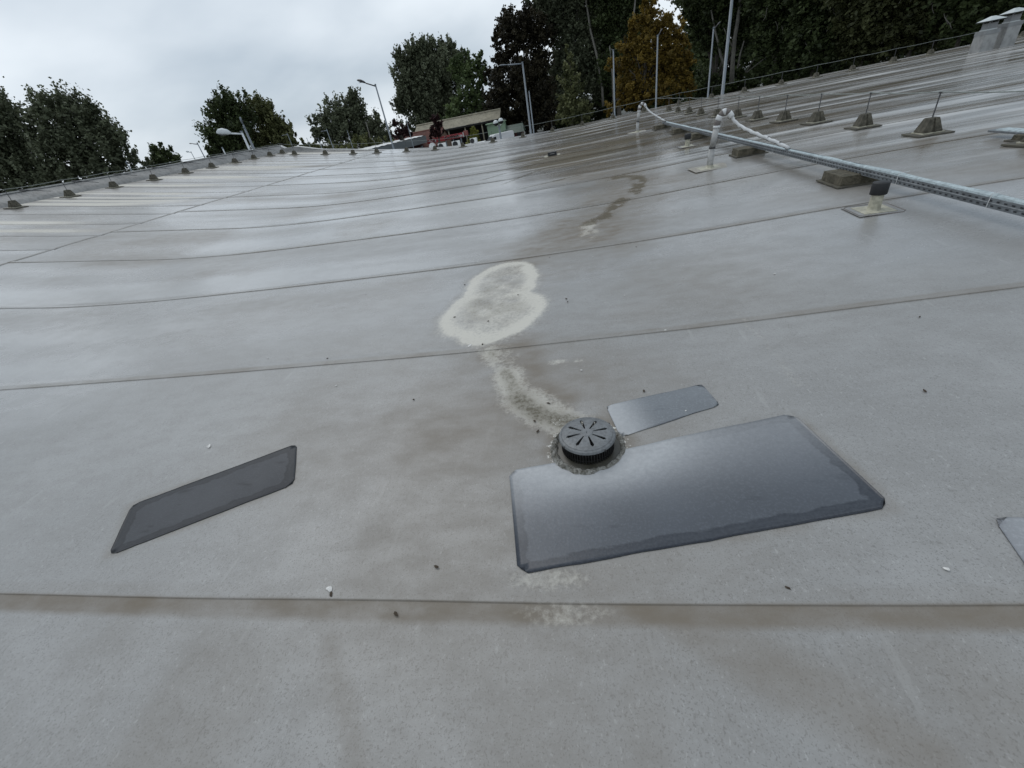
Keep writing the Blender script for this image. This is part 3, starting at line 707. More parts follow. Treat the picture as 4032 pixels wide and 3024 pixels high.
while y < 12.5:
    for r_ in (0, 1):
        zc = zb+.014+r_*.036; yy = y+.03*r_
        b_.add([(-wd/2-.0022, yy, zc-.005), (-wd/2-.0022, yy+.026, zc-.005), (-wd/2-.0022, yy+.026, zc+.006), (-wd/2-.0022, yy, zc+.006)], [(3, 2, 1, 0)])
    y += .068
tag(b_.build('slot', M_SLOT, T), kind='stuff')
# pale lagging lying in the tray with a ragged edge
v = []; f = []; yy = np.arange(y0t, 16.4, .06)
for i, y in enumerate(yy):
    lft = -wd/2+.008+.018*float(vnoise(y*3.1, 0, 3)); rgt = wd/2-.02+.04*(float(vnoise(y*1.7, 5, 4))-.4)
    th = .012*sstep(.25, .6, float(vnoise(y*.35, 2, 9)))+.005
    for u, z in ((lft, zb+hh-.02), (lft+.01, zb+hh+th*.5), ((lft+rgt)/2, zb+hh+th), (rgt, zb+hh+th*.4), (rgt, zb+hh-.02)):
        v.append((u, y, z+.006*(float(vnoise(y*6, u*30, 6))-.5)))
for i in range(len(yy)-1):
    for j in range(4): f.append((i*5+j, i*5+j+1, (i+1)*5+j+1, (i+1)*5+j))
mesh_obj('lagging', v, f, M_FOAM, T)
for y in (3.9, 5.0, 6.6, 8.0, 10.2, 13.0):
    MB().tube([(-wd/2-.004, y, zb-.004), (-wd/2-.004, y, zb+hh+.03), (wd/2, y+.02, zb+hh+.03)], .003, 5).build('cable_tie', M_WTAPE, T)
# second short tray at the edge of view
T2 = thing('cable_tray', (5.62, 0, rz(5.6, 6)), 'short galvanised tray end lying low beside the block row', 'cable tray')
MB().prism([(-.06, .06), (.10, .06), (.10, .085), (-.06, .085)], lambda u, q_, s_: (u, 6.95 if s_ else 1.0, q_)).build('channel', M_GALV, T2, bevel=.004)
MB().prism([(-.05, .084), (.09, .084), (.085, .098), (-.045, .098)], lambda u, q_, s_: (u, 6.85 if s_ else 1.0, q_)).build('lagging', M_FOAM, T2)
slab(5.75, 6.35, .5, .3, .055, .02, 'concrete slab under the short tray end')

# ================================================================== PIPES AND VENTS
def bez(p0, p1, p2, p3, n=10):
    p0, p1, p2, p3 = map(Vector, (p0, p1, p2, p3))
    return [p0*(1-t)**3+p1*3*t*(1-t)**2+p2*3*t*t*(1-t)+p3*t**3 for t in np.linspace(0, 1, n)]
def riser(x, y, label, ez, r=.05):
    z0 = rz(x, y); t_ = thing('pipe_riser', (x, y, z0), label, 'pipe', 'wrapped pipe risers')
    MB().tube([(0, 0, -.01), (0, 0, .12), (.01, 0, .30)], [r*1.02, r*1.0, r*.98], 16).build('lower_pipe', M_PVC, t_, True)
    MB().tube([(.01, 0, .30), (.012, 0, .325)], r*1.06, 16).build('tape_band', M_BTAPE, t_, True)
    MB().tube([(.012, 0, .325), (.05, 0, .60)], [r*.98, r*.96], 16).build('upper_pipe', M_PVC, t_, True)
    MB().tube([(.049, 0, .595), (.052, 0, .632)], r*1.1, 16).build('collar', M_WTAPE, t_, True)
    arc = bez((.05, 0, .62), (.06, 0, .80), (.17, -.02, .90), (.26, -.05, .72), 19)
    for i in range(6):
        MB().tube(arc[i*3:i*3+4], r*(.98 if i % 2 == 0 else 1.05)*(1-.04*i), 14).build('bend_section', M_DTAPE if i % 2 == 0 else M_WTAPE, t_, True)
    e_ = Vector((TX-x-.02, ez-y, zb+hh+.02-z0))
    hose = bez(arc[-1], arc[-1]+Vector((.10, -.06, -.20)), e_+Vector((-.25, .35, .20)), e_, 26)
    for k_, (o1, mt, rr) in enumerate((((0, 0, 0), M_WTAPE, .024), ((.012, .02, -.020), M_BTAPE, .015))):
        MB().tube([p+Vector(o1)*min(1, i*.4)+Vector((0, 0, .006*math.sin(i*1.9+k_))) for i, p in enumerate(hose)], [rr*(1+.12*math.sin(i*2.3)) for i in range(len(hose))], 9).build('hose', mt, t_, True)
    for i in (4, 11, 18, 22): MB().tube([hose[i]+Vector((.004, .006, .004)), hose[i]*.8+hose[i+1]*.2+Vector((.004, .006, .004))], .028, 9).build('hose_tie', M_BTAPE, t_)
    # flashing skirt and welded square
    MB().lathe([(r*1.7, .004), (r*1.25, .012), (r*1.08, .05)], n=20).build('collar_flashing', M_CREAM, t_, True)
    MB().box((.0, .0, .002), (.62, .50, .007), .05).build('flashing_patch', simple('flashing_grey', (.36, .34, .30), .6, .35, 8, col2=(.25, .23, .19), fine=40), t_, bevel=.003)
    MB().box((-.02, .0, .006), (.34, .30, .006), .05).build('inner_flashing', M_CREAM, t_, bevel=.003)
riser(2.49, 8.35, 'tall tape-wrapped pipe with gooseneck bend standing nearer the drain', 7.55)
riser(2.58, 17.16, 'gooseneck pipe standing at the far end of the cable tray', 16.6)
def vent(x, y, label, r=.052):
    z0 = rz(x, y); t_ = thing('vent_pipe', (x, y, z0), label, 'vent', 'capped vent pipes', random.uniform(-.1, .1))
    MB().box((0, 0, .000), (.40, .38, .004)).build('flashing_patch', simple('vent_flashing', (.28, .278, .27), .42, .25, 8, fine=40), t_, bevel=.003)
    MB().box((0, 0, .003), (.27, .27, .005)).build('flange', M_CREAM, t_)
    pp_ = MB().lathe([(r*1.12, .006), (r*1.03, .014), (r, .03), (r*.97, .19)], n=24).build('pipe', M_CREAM, t_, True)
    MB().lathe([(r*.9, .148), (r*1.30, .148), (r*1.34, .152), (r*1.34, .250), (r*1.28, .256), (.001, .258)], n=28).build('cap', M_CAP, pp_, True)
    b_ = MB(); q_ = .19
    pts = [(-q_, -q_*.8), (-q_*.8, -q_), (q_*.8, -q_), (q_, -q_*.8), (q_, q_*.8), (q_*.8, q_), (-q_*.8, q_), (-q_, q_*.8), (-q_, -q_*.8)]
    b_.tube([(a, c_, .005) for a, c_ in pts], .004, 5, False); b_.build('weld_bead', M_DTAPE, t_)
vent(2.97, 4.63, 'cream vent pipe with black cap close to the slotted tray')
vent(2.84, 11.36, 'cream vent pipe with black cap behind the near gooseneck pipe')
# black rectangular outlet up the valley
OU = thing('roof_outlet', (-.40, 15.37, rz(-.4, 15.37)), 'black box-shaped outlet with sealant smears far up the valley', 'outlet', None, .06)
MB().box((0, 0, .002), (.29, .16, .105), top=(.96, .9)).build('box', M_CAP, OU, bevel=.006)
MB().box((0, -.082, .055), (.16, .006, .012)).build('marking_strip', M_PVC, OU)
b_ = MB(); b_.box((-.2, -.02, -.002), (.14, .16, .03), .3, (.4, .4)); b_.box((.2, .0, -.002), (.12, .15, .028), -.2, (.4, .4)); b_.build('sealant', M_CREAM, OU)
# twin flues
def flue(x, y, w_, h1, label):
    z0 = rz(x, y); t_ = thing('flue', (x, y, z0), label, 'flue', 'square flues', .03)
    MB().box((0, 0, -.02), (w_*1.03, w_*1.05, h1+.02), top=(.97, .97)).build('casing', M_DUCT, t_)
    MB().box((0, 0, h1-.12), (w_*1.06, w_*1.08, .13)).build('band', M_DUCTB, t_, bevel=.004)
    MB().box((0, 0, h1+.01), (w_*.74, w_*.74, .03)).build('ledge', M_COWL, t_)
    nk = MB().box((0, 0, h1+.03), (w_*.66, w_*.66, .20)).build('neck', M_DUCTB, t_)
    for sx in (-1, 1):
        for sy in (-1, 1): MB().box((sx*w_*.3, sy*w_*.3, h1+.16), (.03, .03, .14)).build('stay', M_DUCTB, nk)
    cw_ = MB().box((0, 0, h1+.305), (w_*1.3, w_*1.3, .13), top=(.15, .15)).build('cowl', M_COWL, t_)
    MB().box((0, 0, h1+.272), (w_*1.3, w_*1.3, .035)).build('cowl_edge', M_CAP, cw_)
flue(16.72, 22.75, .47, .66, 'square grey flue with pyramid cowl, the lower of the twin pair')
flue(17.50, 22.85, .47, .76, 'square grey flue with pyramid cowl, the taller of the twin pair')

# ================================================================== SMALL DEBRIS
M_SHELL = simple('shell_white', (.72, .71, .68), .6, .3, 60)
M_LEAFD = simple('dead_leaf', (.055, .038, .022), .8, .4, 60)
def disc_bits(name, px, py, sx, sy, mat, label, cat, grp, hgt=.006):
    p = hit(px, py); rot_ = random.uniform(0, 3.1); n = 9
    v = []; 
    for k_ in range(n):
        a = 2*math.pi*k_/n; r = 1+.25*random.uniform(-1, 1); lx, ly = sx*r*math.cos(a), sy*r*math.sin(a)
        v.append((lx*math.cos(rot_)-ly*math.sin(rot_), lx*math.sin(rot_)+ly*math.cos(rot_), .001+hgt*.4*random.random()))
    v.append((0, 0, hgt)); v.append((0, 0, -.004))
    f = [(k_, (k_+1) % n, n) for k_ in range(n)]+[((k_+1) % n, k_, n+1) for k_ in range(n)]
    o = mesh_obj(name, v, f, mat); o.location = (p[0], p[1], p[2]+.004); return tag(o, label, cat, grp)
disc_bits('shell', 1300, 2322, .016, .010, M_SHELL, 'white snail shell lying on the membrane', 'shell', None, .009)
for px, py in ((1306, 2342), (1720, 2235), (2535, 1541), (1900, 1358), (1560, 2420), (3640, 1542), (2230, 1178), (2235, 1190), (1830, 1122), (2040, 1162), (1790, 1250), (1922, 1266), (2118, 1700), (2160, 1590), (2105, 1660)):
    disc_bits('dead_leaf', px, py, .013, .006, M_LEAFD, 'small dark dead leaf fragment lying on the membrane', 'leaf', 'leaf fragments on the roof')
for px, py in ((1440, 1160), (1290, 1413), (1055, 1412), (1630, 1575), (2335, 1012), (2590, 975), (2460, 1165), (3050, 1080), (2505, 973), (2165, 1015), (2620, 1302), (1325, 1520), (820, 1760), (3620, 1250), (2290, 1460), (3100, 2318), (3725, 2244), (2700, 1620)):
    big_ = random.random() < .5
    disc_bits('grit', px, py, random.uniform(.006, .011), random.uniform(.004, .007), M_SHELL if big_ else M_LEAFD, 'pale grit chip scattered on the membrane' if big_ else 'dark grit chip scattered on the membrane', 'grit', 'grit chips on the roof')
for px, py in ((825, 1758), (1850, 1362)):
    disc_bits('dropping', px, py, .022, .010, M_SHELL, 'white bird dropping splashed on the membrane', 'dropping', 'bird droppings', .002)

# ================================================================== BACKGROUND TREES
def leaf_mat(name, col, col2, tr=.25):
    mt, t, b = new_mat(name)
    at = N(t, 'ShaderNodeAttribute'); at.attribute_name = 'tint'
    c = mixc(t, at.outputs['Fac'], col, col2)
    L(t, c, b.inputs['Base Color']); b.inputs['Roughness'].default_value = .62; b.inputs['Specular IOR Level'].default_value = .28
    tl = N(t, 'ShaderNodeBsdfTranslucent'); L(t, c, tl.inputs[0])
    ms = N(t, 'ShaderNodeMixShader'); ms.inputs[0].default_value = tr
    L(t, b.outputs[0], ms.inputs[1]); L(t, tl.outputs[0], ms.inputs[2])
    L(t, ms.outputs[0], [n for n in t.nodes if n.type == 'OUTPUT_MATERIAL'][0].inputs[0])
    return mt
M_BARK = simple('bark', (.10, .09, .075), .9, .4, 3, bmp=.6)
M_BARKP = simple('pale_bark', (.20, .19, .165), .85, .45, 2, bmp=.5)
LM = {'grey': leaf_mat('leaf_greygreen', (.050, .060, .034), (.160, .180, .112)),
      'dark': leaf_mat('leaf_dark', (.017, .025, .009), (.090, .118, .046)),
      'darkw': leaf_mat('leaf_brownish', (0.008, 0.0075, 0.004), (0.055, 0.047, 0.026)),
      'olive': leaf_mat('leaf_olive', (0.035, 0.044, 0.014), (0.19, 0.2, 0.085)),
      'light': leaf_mat('leaf_light', (0.03, 0.05, 0.016), (0.15, 0.2, 0.08)),
      'olive2': leaf_mat('leaf_olivedark', (.014, .018, .006), (.105, .115, .048)),
      'copper': leaf_mat('leaf_copper', (.020, .009, .010), (.055, .024, .024)),
      'orange': leaf_mat('leaf_orange', (.085, .060, .011), (.265, .182, .036), .35),
      'gold': leaf_mat('leaf_gold', (.095, .108, .016), (.257, .257, .061)),
      'ivy': leaf_mat('leaf_ivy', (0.03, 0.04, 0.012), (0.2, 0.21, 0.095))}
def foliage(centres, radii, counts, size, up, mat, parent, name='crown', stretch=1.0, hollow=.5):
    vs = []; tints = []
    for c_, r_, n_ in zip(centres, radii, counts):
        per = 46; nc = max(5, int(n_/per))
        d = RNG.normal(size=(nc, 3)); d /= np.linalg.norm(d, axis=1)[:, None]
        rad = RNG.random(nc)**hollow
        lump = .78+.42*RNG.random(nc)
        cc = c_+d*(rad*lump)[:, None]*np.array([r_[0], r_[0], r_[1]])
        cr = (.13+.13*RNG.random(nc))*min(r_[0], r_[1])
        e = d*.8+np.array([.0, .0, up*1.6])+RNG.normal(size=(nc, 3))*.35; e /= np.linalg.norm(e, axis=1)[:, None]
        off = RNG.normal(size=(nc, per, 3))*.46
        al = (off*e[:, None, :]).sum(-1, keepdims=True); off = off+e[:, None, :]*al*stretch
        pos = (cc[:, None, :]+off*cr[:, None, None]).reshape(-1, 3)
        shade = np.repeat(RNG.random(nc)*.78, per)+RNG.random(nc*per)*.22
        n = len(pos)
        ax = RNG.normal(size=(n, 3)); ax[:, 2] = ax[:, 2]*.6+up; ax /= np.linalg.norm(ax, axis=1)[:, None]
        bx = np.cross(ax, RNG.normal(size=(n, 3))); bx /= np.linalg.norm(bx, axis=1)[:, None]+1e-9
        ln = size*(.6+.8*RNG.random(n))[:, None]; wd_ = ln*.62
        p0 = pos-ax*ln*.5; p2 = pos+ax*ln*.5; p1 = pos+bx*wd_*.5; p3 = pos-bx*wd_*.5+np.cross(ax, bx)*wd_*.25
        vs.append(np.stack([p0, p1, p2, p3], 1)); tints.append(np.repeat(shade, 4))
    V = np.concatenate(vs).reshape(-1, 3); tn = np.concatenate(tints)
    q = np.arange(len(V)).reshape(-1, 4)
    o = np_obj(name, V, q, mat, parent)
    a = o.data.attributes.new('tint', 'FLOAT', 'POINT'); a.data.foreach_set('value', tn.astype(np.float32))
    return o
def tree(name, label, R, lobes, kind, dens=1.0, cat='tree', group=None, bark=None, up=.4, stretch=1.0, base_px=None, limbs=True, trunks=None, hollow=.5, size=None):
    cs = []; rs = []; ct = []
    for (px, py, rx, ry) in lobes:
        dR = random.uniform(-.35, .35)
        p = at_r(px, py, R); k_ = ppm(p); rr = rx/k_; p = at_r(px, py, R+dR*rr); 
        cs.append(p); rs.append((rr, ry/k_)); ct.append(dens*4.0*math.pi*rx*ry/15.5)
    size = size or .0046*R
    bx = np.mean([c_[0] for c_ in cs]); by = np.mean([c_[1] for c_ in cs])
    if base_px is not None:
        p = at_r(base_px[0], base_px[1], R); bx, by = p[0], p[1]
    root = thing(name, (bx, by, GZ), label, cat, group)
    off = np.array([bx, by, GZ])
    foliage([c_-off for c_ in cs], rs, ct, size, up, LM[kind], root, stretch=stretch, hollow=hollow)
    zs = [c_[2] for c_ in cs]; zlo, zhi = min(zs), max(zs); hgt = zhi-GZ; r0 = max(.08, .018*hgt)
    b_ = MB(); zt = GZ+(zlo-GZ)*.9+.25*(zhi-zlo)
    b_.tube([(0, 0, 0), (.1*r0, 0, (zt-GZ)*.4), (.5*r0, .2*r0, zt-GZ), (np.mean([c_[0] for c_ in cs])-bx, np.mean([c_[1] for c_ in cs])-by, (zhi-GZ))], [r0*1.3, r0, r0*.75, r0*.15], 8)
    b_.build('trunk', bark or M_BARK, root)
    b2 = MB()
    for c_, r_ in zip(cs, rs):
        s_ = Vector((.4*r0, .1*r0, (zt-GZ)*random.uniform(.75, 1.0))); e_ = Vector(c_-off)
        if (e_-s_).length < .4: continue
        mid = s_.lerp(e_, .5)+Vector((random.uniform(-.3, .3), random.uniform(-.3, .3), .15*(e_-s_).length))
        b2.tube([s_, mid, e_, e_+Vector((random.uniform(-1, 1)*r_[0]*.4, random.uniform(-1, 1)*r_[0]*.4, r_[1]*.6))], [r0*.5, r0*.3, r0*.16, r0*.04], 6)
    if b2.v: b2.build('limb', bark or M_BARK, root)
    if trunks:
        for pts, r_ in trunks:
            pp = [Vector(at_r(px, py, R*.97)-off) for px, py in pts]
            MB().tube(pp, [r_*(1-.5*i/(len(pp)-1)) for i in range(len(pp))], 7).build('trunk', M_BARKP, root, True)
    return root
G1 = 'trees beyond the roof'
tree('willow_tree', 'dark grey-green tree half cut off beside the tall parapet', 44, [(20, 430, 55, 90), (-70, 480, 110, 150), (10, 570, 90, 110), (-20, 690, 130, 80), (70, 640, 70, 90)], 'grey', .60, group=G1, up=.6, stretch=1.6, size=.19, hollow=.40)
tree('willow_tree', 'broad dark grey-green tree rising over the tall parapet', 42, [(205, 435, 62, 80), (300, 450, 75, 85), (365, 480, 60, 70), (430, 530, 65, 70), (478, 590, 48, 70), (150, 520, 60, 80), (240, 560, 100, 80), (350, 590, 100, 90), (200, 660, 130, 70), (350, 690, 140, 50), (450, 660, 60, 40), (150, 745, 150, 40)], 'grey', .52, group=G1, up=.6, stretch=1.6, size=.19, hollow=.40)
tree('round_shrub_tree', 'small rounded green tree low beyond the tall parapet', 62, [(640, 620, 50, 40), (685, 635, 40, 30), (610, 640, 40, 25)], 'dark', 1.1, group=G1, up=.5)
tree('sparse_tree', 'thin sparse tree between the broad tree and the rounded one', 55, [(560, 645, 30, 40), (585, 655, 25, 25)], 'grey', .5, group=G1)
tree('poplar_tree', 'dark bushy tree behind the white lantern lamp', 75, [(900, 430, 50, 60), (950, 450, 45, 60), (850, 450, 35, 45), (870, 530, 60, 60), (940, 540, 70, 60), (840, 570, 30, 40), (900, 610, 80, 50)], 'dark', 1.05, group=G1, up=.7, stretch=1.6)
tree('poplar_tree', 'olive feathery tree next to the dark bushy one', 77, [(1000, 430, 38, 55), (1040, 450, 40, 60), (1070, 470, 35, 70), (1110, 510, 35, 50), (1020, 530, 65, 60), (1090, 560, 70, 45), (1145, 535, 25, 50), (1165, 560, 15, 25)], 'olive', .95, group=G1, up=.8, stretch=1.9)
tree('ash_tree', 'tall pointed grey-green tree beside the dark-headed street lamp', 80, [(1390, 385, 30, 38), (1340, 440, 60, 50), (1405, 440, 55, 55), (1280, 500, 50, 55), (1345, 510, 75, 60), (1430, 510, 70, 60), (1490, 510, 45, 55), (1535, 550, 25, 35), (1255, 540, 25, 40)], 'grey', 1.0, group=G1, up=.6, stretch=1.5, trunks=[([(1462, 575), (1458, 545), (1452, 520), (1440, 480)], .14)])
tree('hedge_shrub', 'low olive shrubs under the pointed grey-green tree', 72, [(1210, 570, 40, 22), (1270, 575, 50, 22), (1420, 565, 60, 25), (1490, 570, 55, 25), (1340, 580, 60, 20)], 'olive', 1.0, 'shrub', G1)
tree('poplar_tree', 'tall grey-leaved poplar clump behind the car wash', 114, [(1580, 245, 28, 42), (1625, 220, 40, 50), (1672, 205, 38, 48), (1722, 212, 36, 48), (1770, 205, 34, 45), (1812, 225, 26, 40), (1838, 235, 12, 30), (1600, 320, 50, 60), (1670, 310, 75, 80), (1750, 300, 70, 80), (1590, 410, 35, 35), (1560, 412, 22, 22), (1660, 410, 80, 60), (1740, 400, 70, 60), (1690, 470, 110, 40)], 'grey', 1.6, group=G1, up=.9, stretch=1.9)
tree('broadleaf_tree', 'yellowish green rounded tree in front of the poplar clump', 104, [(1795, 262, 35, 35), (1845, 250, 40, 38), (1885, 240, 30, 30), (1830, 310, 55, 45), (1890, 300, 35, 50)], 'light', 1.0, group=G1)
tree('broadleaf_tree', 'green broad tree standing right behind the corrugated roof', 101, [(1850, 375, 45, 45), (1895, 390, 40, 50), (1800, 425, 45, 40), (1860, 430, 60, 45), (1920, 430, 35, 45), (1770, 455, 40, 25)], 'light', 1.0, group=G1)
tree('copper_tree', 'dark copper-leaved tree in front of the car wash sign', 58, [(1718, 462, 20, 22), (1716, 492, 26, 24), (1705, 520, 24, 22), (1728, 525, 18, 20)], 'copper', 1.3, group=G1)
tree('copper_tree', 'dark copper-leaved tree beside the red tiled roof', 66, [(1552, 475, 10, 16), (1560, 495, 18, 18), (1585, 510, 24, 24), (1570, 540, 25, 22), (1605, 530, 20, 20)], 'copper', 1.2, group=G1)
tree('oak_tree', 'big dark brown-green tree towering over the green shed', 97, [(2005, 75, 42, 40), (2065, 70, 42, 38), (1975, 120, 34, 34), (2110, 100, 45, 45), (2030, 130, 60, 50), (1960, 165, 26, 30), (2100, 160, 50, 40), (1990, 215, 45, 38), (2150, 150, 35, 50), (1965, 265, 35, 40), (2060, 260, 80, 45), (2130, 250, 45, 55), (1930, 300, 25, 30), (2000, 330, 80, 60), (2090, 340, 80, 70), (1960, 410, 65, 60), (2060, 430, 90, 60), (2140, 420, 60, 80), (2020, 480, 70, 35), (2120, 490, 70, 35)], 'darkw', 1.15, group=G1, hollow=.45)
tree('poplar_tree', 'very tall poplar with pale trunk next to the towering dark tree', 100, [(2110, 20, 40, 40), (2165, 40, 50, 50), (2225, 40, 55, 60), (2185, 110, 45, 55), (2240, 130, 55, 60), (2300, 80, 55, 70), (2200, -90, 90, 90), (2300, -70, 90, 100), (2270, 220, 60, 70), (2330, 180, 50, 80), (2200, 220, 35, 60), (2190, 330, 35, 70), (2330, 300, 50, 80)], 'grey', 1.1, group=G1, up=.3, stretch=1.6, trunks=[([(2375, 420), (2370, 330), (2350, 220), (2325, 120), (2310, 20), (2300, -60)], .26)])
tree('poplar_tree', 'very tall green poplar directly behind the orange tree', 98, [(2370, 40, 50, 70), (2430, 50, 55, 60), (2490, 10, 60, 60), (2400, 130, 50, 70), (2450, 60, 60, 70), (2400, -90, 110, 90), (2520, -90, 90, 80), (2390, 250, 45, 70), (2430, 350, 40, 70), (2440, 180, 45, 60)], 'dark', 1.15, group=G1, up=.3, stretch=1.5, trunks=[([(2415, 440), (2412, 300), (2400, 180)], .2), ([(2480, 140), (2495, 60), (2505, -30)], .22)])
tree('ivy_tree', 'ivy-clad column of pale leaves between lamp posts', 62, [(2245, 220, 18, 40), (2240, 280, 28, 40), (2250, 340, 42, 45), (2240, 400, 55, 45), (2265, 450, 60, 35), (2215, 460, 45, 30), (2310, 440, 30, 40)], 'ivy', 1.0, group=G1, stretch=1.4)
tree('maple_tree', 'orange autumn maple behind the far roof edge', 56, [(2550, 30, 36, 50), (2545, 100, 40, 50), (2500, 120, 35, 40), (2610, 110, 50, 50), (2660, 130, 40, 55), (2470, 190, 35, 40), (2540, 190, 65, 50), (2630, 210, 70, 50), (2700, 240, 35, 60), (2460, 260, 40, 40), (2540, 280, 75, 55), (2640, 300, 80, 55), (2400, 250, 26, 22), (2395, 235, 18, 16), (2500, 350, 60, 45), (2590, 370, 80, 40), (2700, 340, 40, 45), (2450, 330, 35, 50), (2480, 400, 60, 30), (2400, 420, 26, 26)], 'orange', .95, group=G1, up=.2)
tree('ash_tree', 'dark tree with pale forked trunks behind the tallest post', 64, [(2760, 20, 60, 60), (2830, 40, 70, 70), (2760, 130, 45, 60), (2720, 60, 30, 50), (2900, 50, 60, 70), (2970, 60, 60, 70), (2840, 150, 60, 50), (2950, 150, 55, 50), (2780, 330, 60, 60), (2740, 400, 50, 30), (2800, -90, 130, 90), (2960, -100, 130, 100)], 'dark', .95, group=G1, trunks=[([(2880, 330), (2885, 240), (2893, 150), (2905, 80), (2915, 0), (2925, -80)], .26), ([(2858, 275), (2838, 220), (2828, 170), (2815, 120), (2800, 40)], .15), ([(2890, 200), (2868, 150), (2850, 110)], .09), ([(2905, 265), (2915, 210), (2930, 160)], .12), ([(2935, 285), (2965, 240), (2998, 195)], .06), ([(2940, 285), (2985, 250), (3022, 220)], .06)])
SCR = [('evergreen_tree', 'dense dark evergreen tree right of the forked trunks', 58, [(3060, 40, 70, 80), (3020, 150, 55, 70), (3090, 150, 70, 70), (3110, 240, 70, 55), (3060, 300, 60, 30), (3060, -110, 120, 110)]),
       ('evergreen_tree', 'dense dark evergreen tree with bleached dead twigs low down', 56, [(3230, 30, 90, 90), (3190, 150, 80, 80), (3290, 140, 80, 80), (3240, 240, 80, 50), (3230, -120, 140, 120)]),
       ('evergreen_tree', 'dense olive-dark tree behind the middle of the far edge blocks', 54, [(3420, 30, 90, 90), (3380, 140, 70, 70), (3480, 120, 80, 80), (3440, 200, 80, 45), (3420, -120, 140, 120)]),
       ('evergreen_tree', 'dense olive-dark tree next to the twin flues', 53, [(3610, 20, 90, 80), (3570, 120, 80, 60), (3680, 90, 80, 60), (3640, 160, 80, 40), (3620, -130, 140, 120)]),
       ('evergreen_tree', 'dense dark tree rising directly behind the twin flues', 52, [(3800, 0, 90, 70), (3760, 90, 80, 50), (3870, 40, 80, 60), (3850, 110, 70, 35), (3830, -150, 150, 120)]),
       ('evergreen_tree', 'dense dark tree beyond the twin flues', 52, [(4000, -30, 100, 70), (3980, 40, 80, 50), (4100, -40, 100, 80), (4080, 60, 90, 50), (4050, -170, 160, 120)])]
for i, (nm, lb, R_, lo) in enumerate(SCR):
    tw = []
    for k_ in range(5):
        x_ = lo[0][0]+random.uniform(-90, 90); y_ = random.uniform(60, 260)-(x_-3100)*.18; dx_ = random.choice((-1, 1))*random.uniform(4, 26)
        m1 = (x_+dx_*.5+random.uniform(-6, 6), y_-random.uniform(14, 26)); m2 = (x_+dx_, y_-random.uniform(34, 56))
        tw.append(([(x_, y_), m1, m2], random.uniform(.018, .034)))
        tw.append(([m1, (m1[0]-dx_*.6+random.uniform(-6, 6), m1[1]-random.uniform(10, 22))], random.uniform(.012, .02)))
    tree(nm, lb, R_, lo, 'olive2' if i in (2, 3) else 'dark', 1.0, group=G1, up=.1, hollow=.42, trunks=tw, size=.30)
# far wood that closes the gaps
cs = []; rs = []; ct = []
for px in range(2150, 4500, 75):
    for k_ in range(4):
        hz_ = 466-(px-1805)*.2025
        py = hz_+60-k_*120+random.uniform(-30, 30)
        if k_ >= 2 and 2580 < px < 2720: continue
        if px < 2350 and k_ > 1: continue
        p = at_r(px+random.uniform(-20, 20), py, 112+random.uniform(-5, 5)); cs.append(p); kk = ppm(p); rs.append((85/kk, 85/kk)); ct.append(1500)
wood = foliage(cs, rs, ct, .85, .2, LM['dark'], None, 'far_wood'); tag(wood, 'dark mass of distant woodland filling gaps between the trees', 'woodland', None, 'stuff')
tree('golden_conifer', 'small conical golden conifer in front of the car wash', 50, [(1866, 506, 7, 16), (1866, 522, 13, 16), (1866, 538, 19, 16), (1867, 554, 25, 16), (1868, 570, 29, 16), (1868, 586, 31, 18)], 'gold', 5.0, group=G1, up=.7, hollow=.6, size=.2)

# ================================================================== BACKGROUND BUILDINGS
M_CORR = simple('corrugated_sheet', (.34, .31, .235), .8, .4, .5, col2=(.22, .20, .15), fine=2.5)
M_TILE = simple('red_tile', (.175, .070, .052), .8, .4, 1.2, col2=(.11, .045, .036), fine=6)
M_RED = simple('sign_red', (.33, .024, .030), .45, .15, 2)
M_BRICK = simple('brick_brown', (.20, .13, .09), .9, .4, 2)
M_WHITE = simple('white_render', (.72, .73, .72), .5, .12, .8)
M_GREYP = simple('grey_panel', (.17, .19, .195), .45, .15, .5)
M_GREEN = simple('green_panel', (.27, .38, .26), .6, .2, .8)
M_DGREEN = simple('dark_green_sheet', (.075, .105, .085), .5, .3, 1)
M_DRED = simple('dark_red_board', (.13, .03, .028), .6, .3, 1)
M_BLACK = simple('letter_black', (.02, .015, .015), .5)
M_POST = simple('lamp_post_steel', (.21, .24, .27), .5, .2, 2, metal=.2)
M_GLASSD = simple('dark_glass', (.03, .035, .04), .15)
def P3(px, py, Y): return Vector(at_y(px, py, Y))
# --- car wash: long corrugated roof on posts over dark bays
YB = 90.0
a0, a1 = P3(1641, 501, YB+3), P3(1948, 432, YB+3); e0, e1 = P3(1737, 513, YB), P3(1948, 470, YB)
zr_, ze_ = (a0.z+a1.z)/2, (e0.z+e1.z)/2; xa, xb = e0.x-5.5, e1.x+1.0
CW = thing('car_wash_building', ((xa+xb)/2, YB+3, GZ), 'open-fronted car wash shed with weathered corrugated roof', 'building')
ox, oy = (xa+xb)/2, YB+3
b_ = MB(); nco = 150; v = []; f = []
for i in range(nco+1):
    x = xa+(xb-xa)*i/nco-ox; dz = .06*(i % 2)
    v += [(x, -3.3, ze_-GZ+dz), (x, 0, zr_-GZ+dz), (x, 3.3, ze_-GZ+dz)]
for i in range(nco): f += [(i*3, i*3+3, i*3+4, i*3+1), (i*3+1, i*3+4, i*3+5, i*3+2)]
mesh_obj('roof', v, f, M_CORR, CW)
MB().tube([(xa-ox, 0, zr_-GZ+.08), (xb-ox, 0, zr_-GZ+.08)], .16, 8).build('ridge_cap', M_CORR, CW)
MB().box(((0), -3.25, ze_-GZ-.3), (xb-xa, .08, .28)).build('fascia', M_DARK, CW)
MB().box((0, 2.6, 0), (xb-xa-.2, .3, ze_-GZ-.1)).build('back_wall', M_DARK, CW)
b_ = MB()
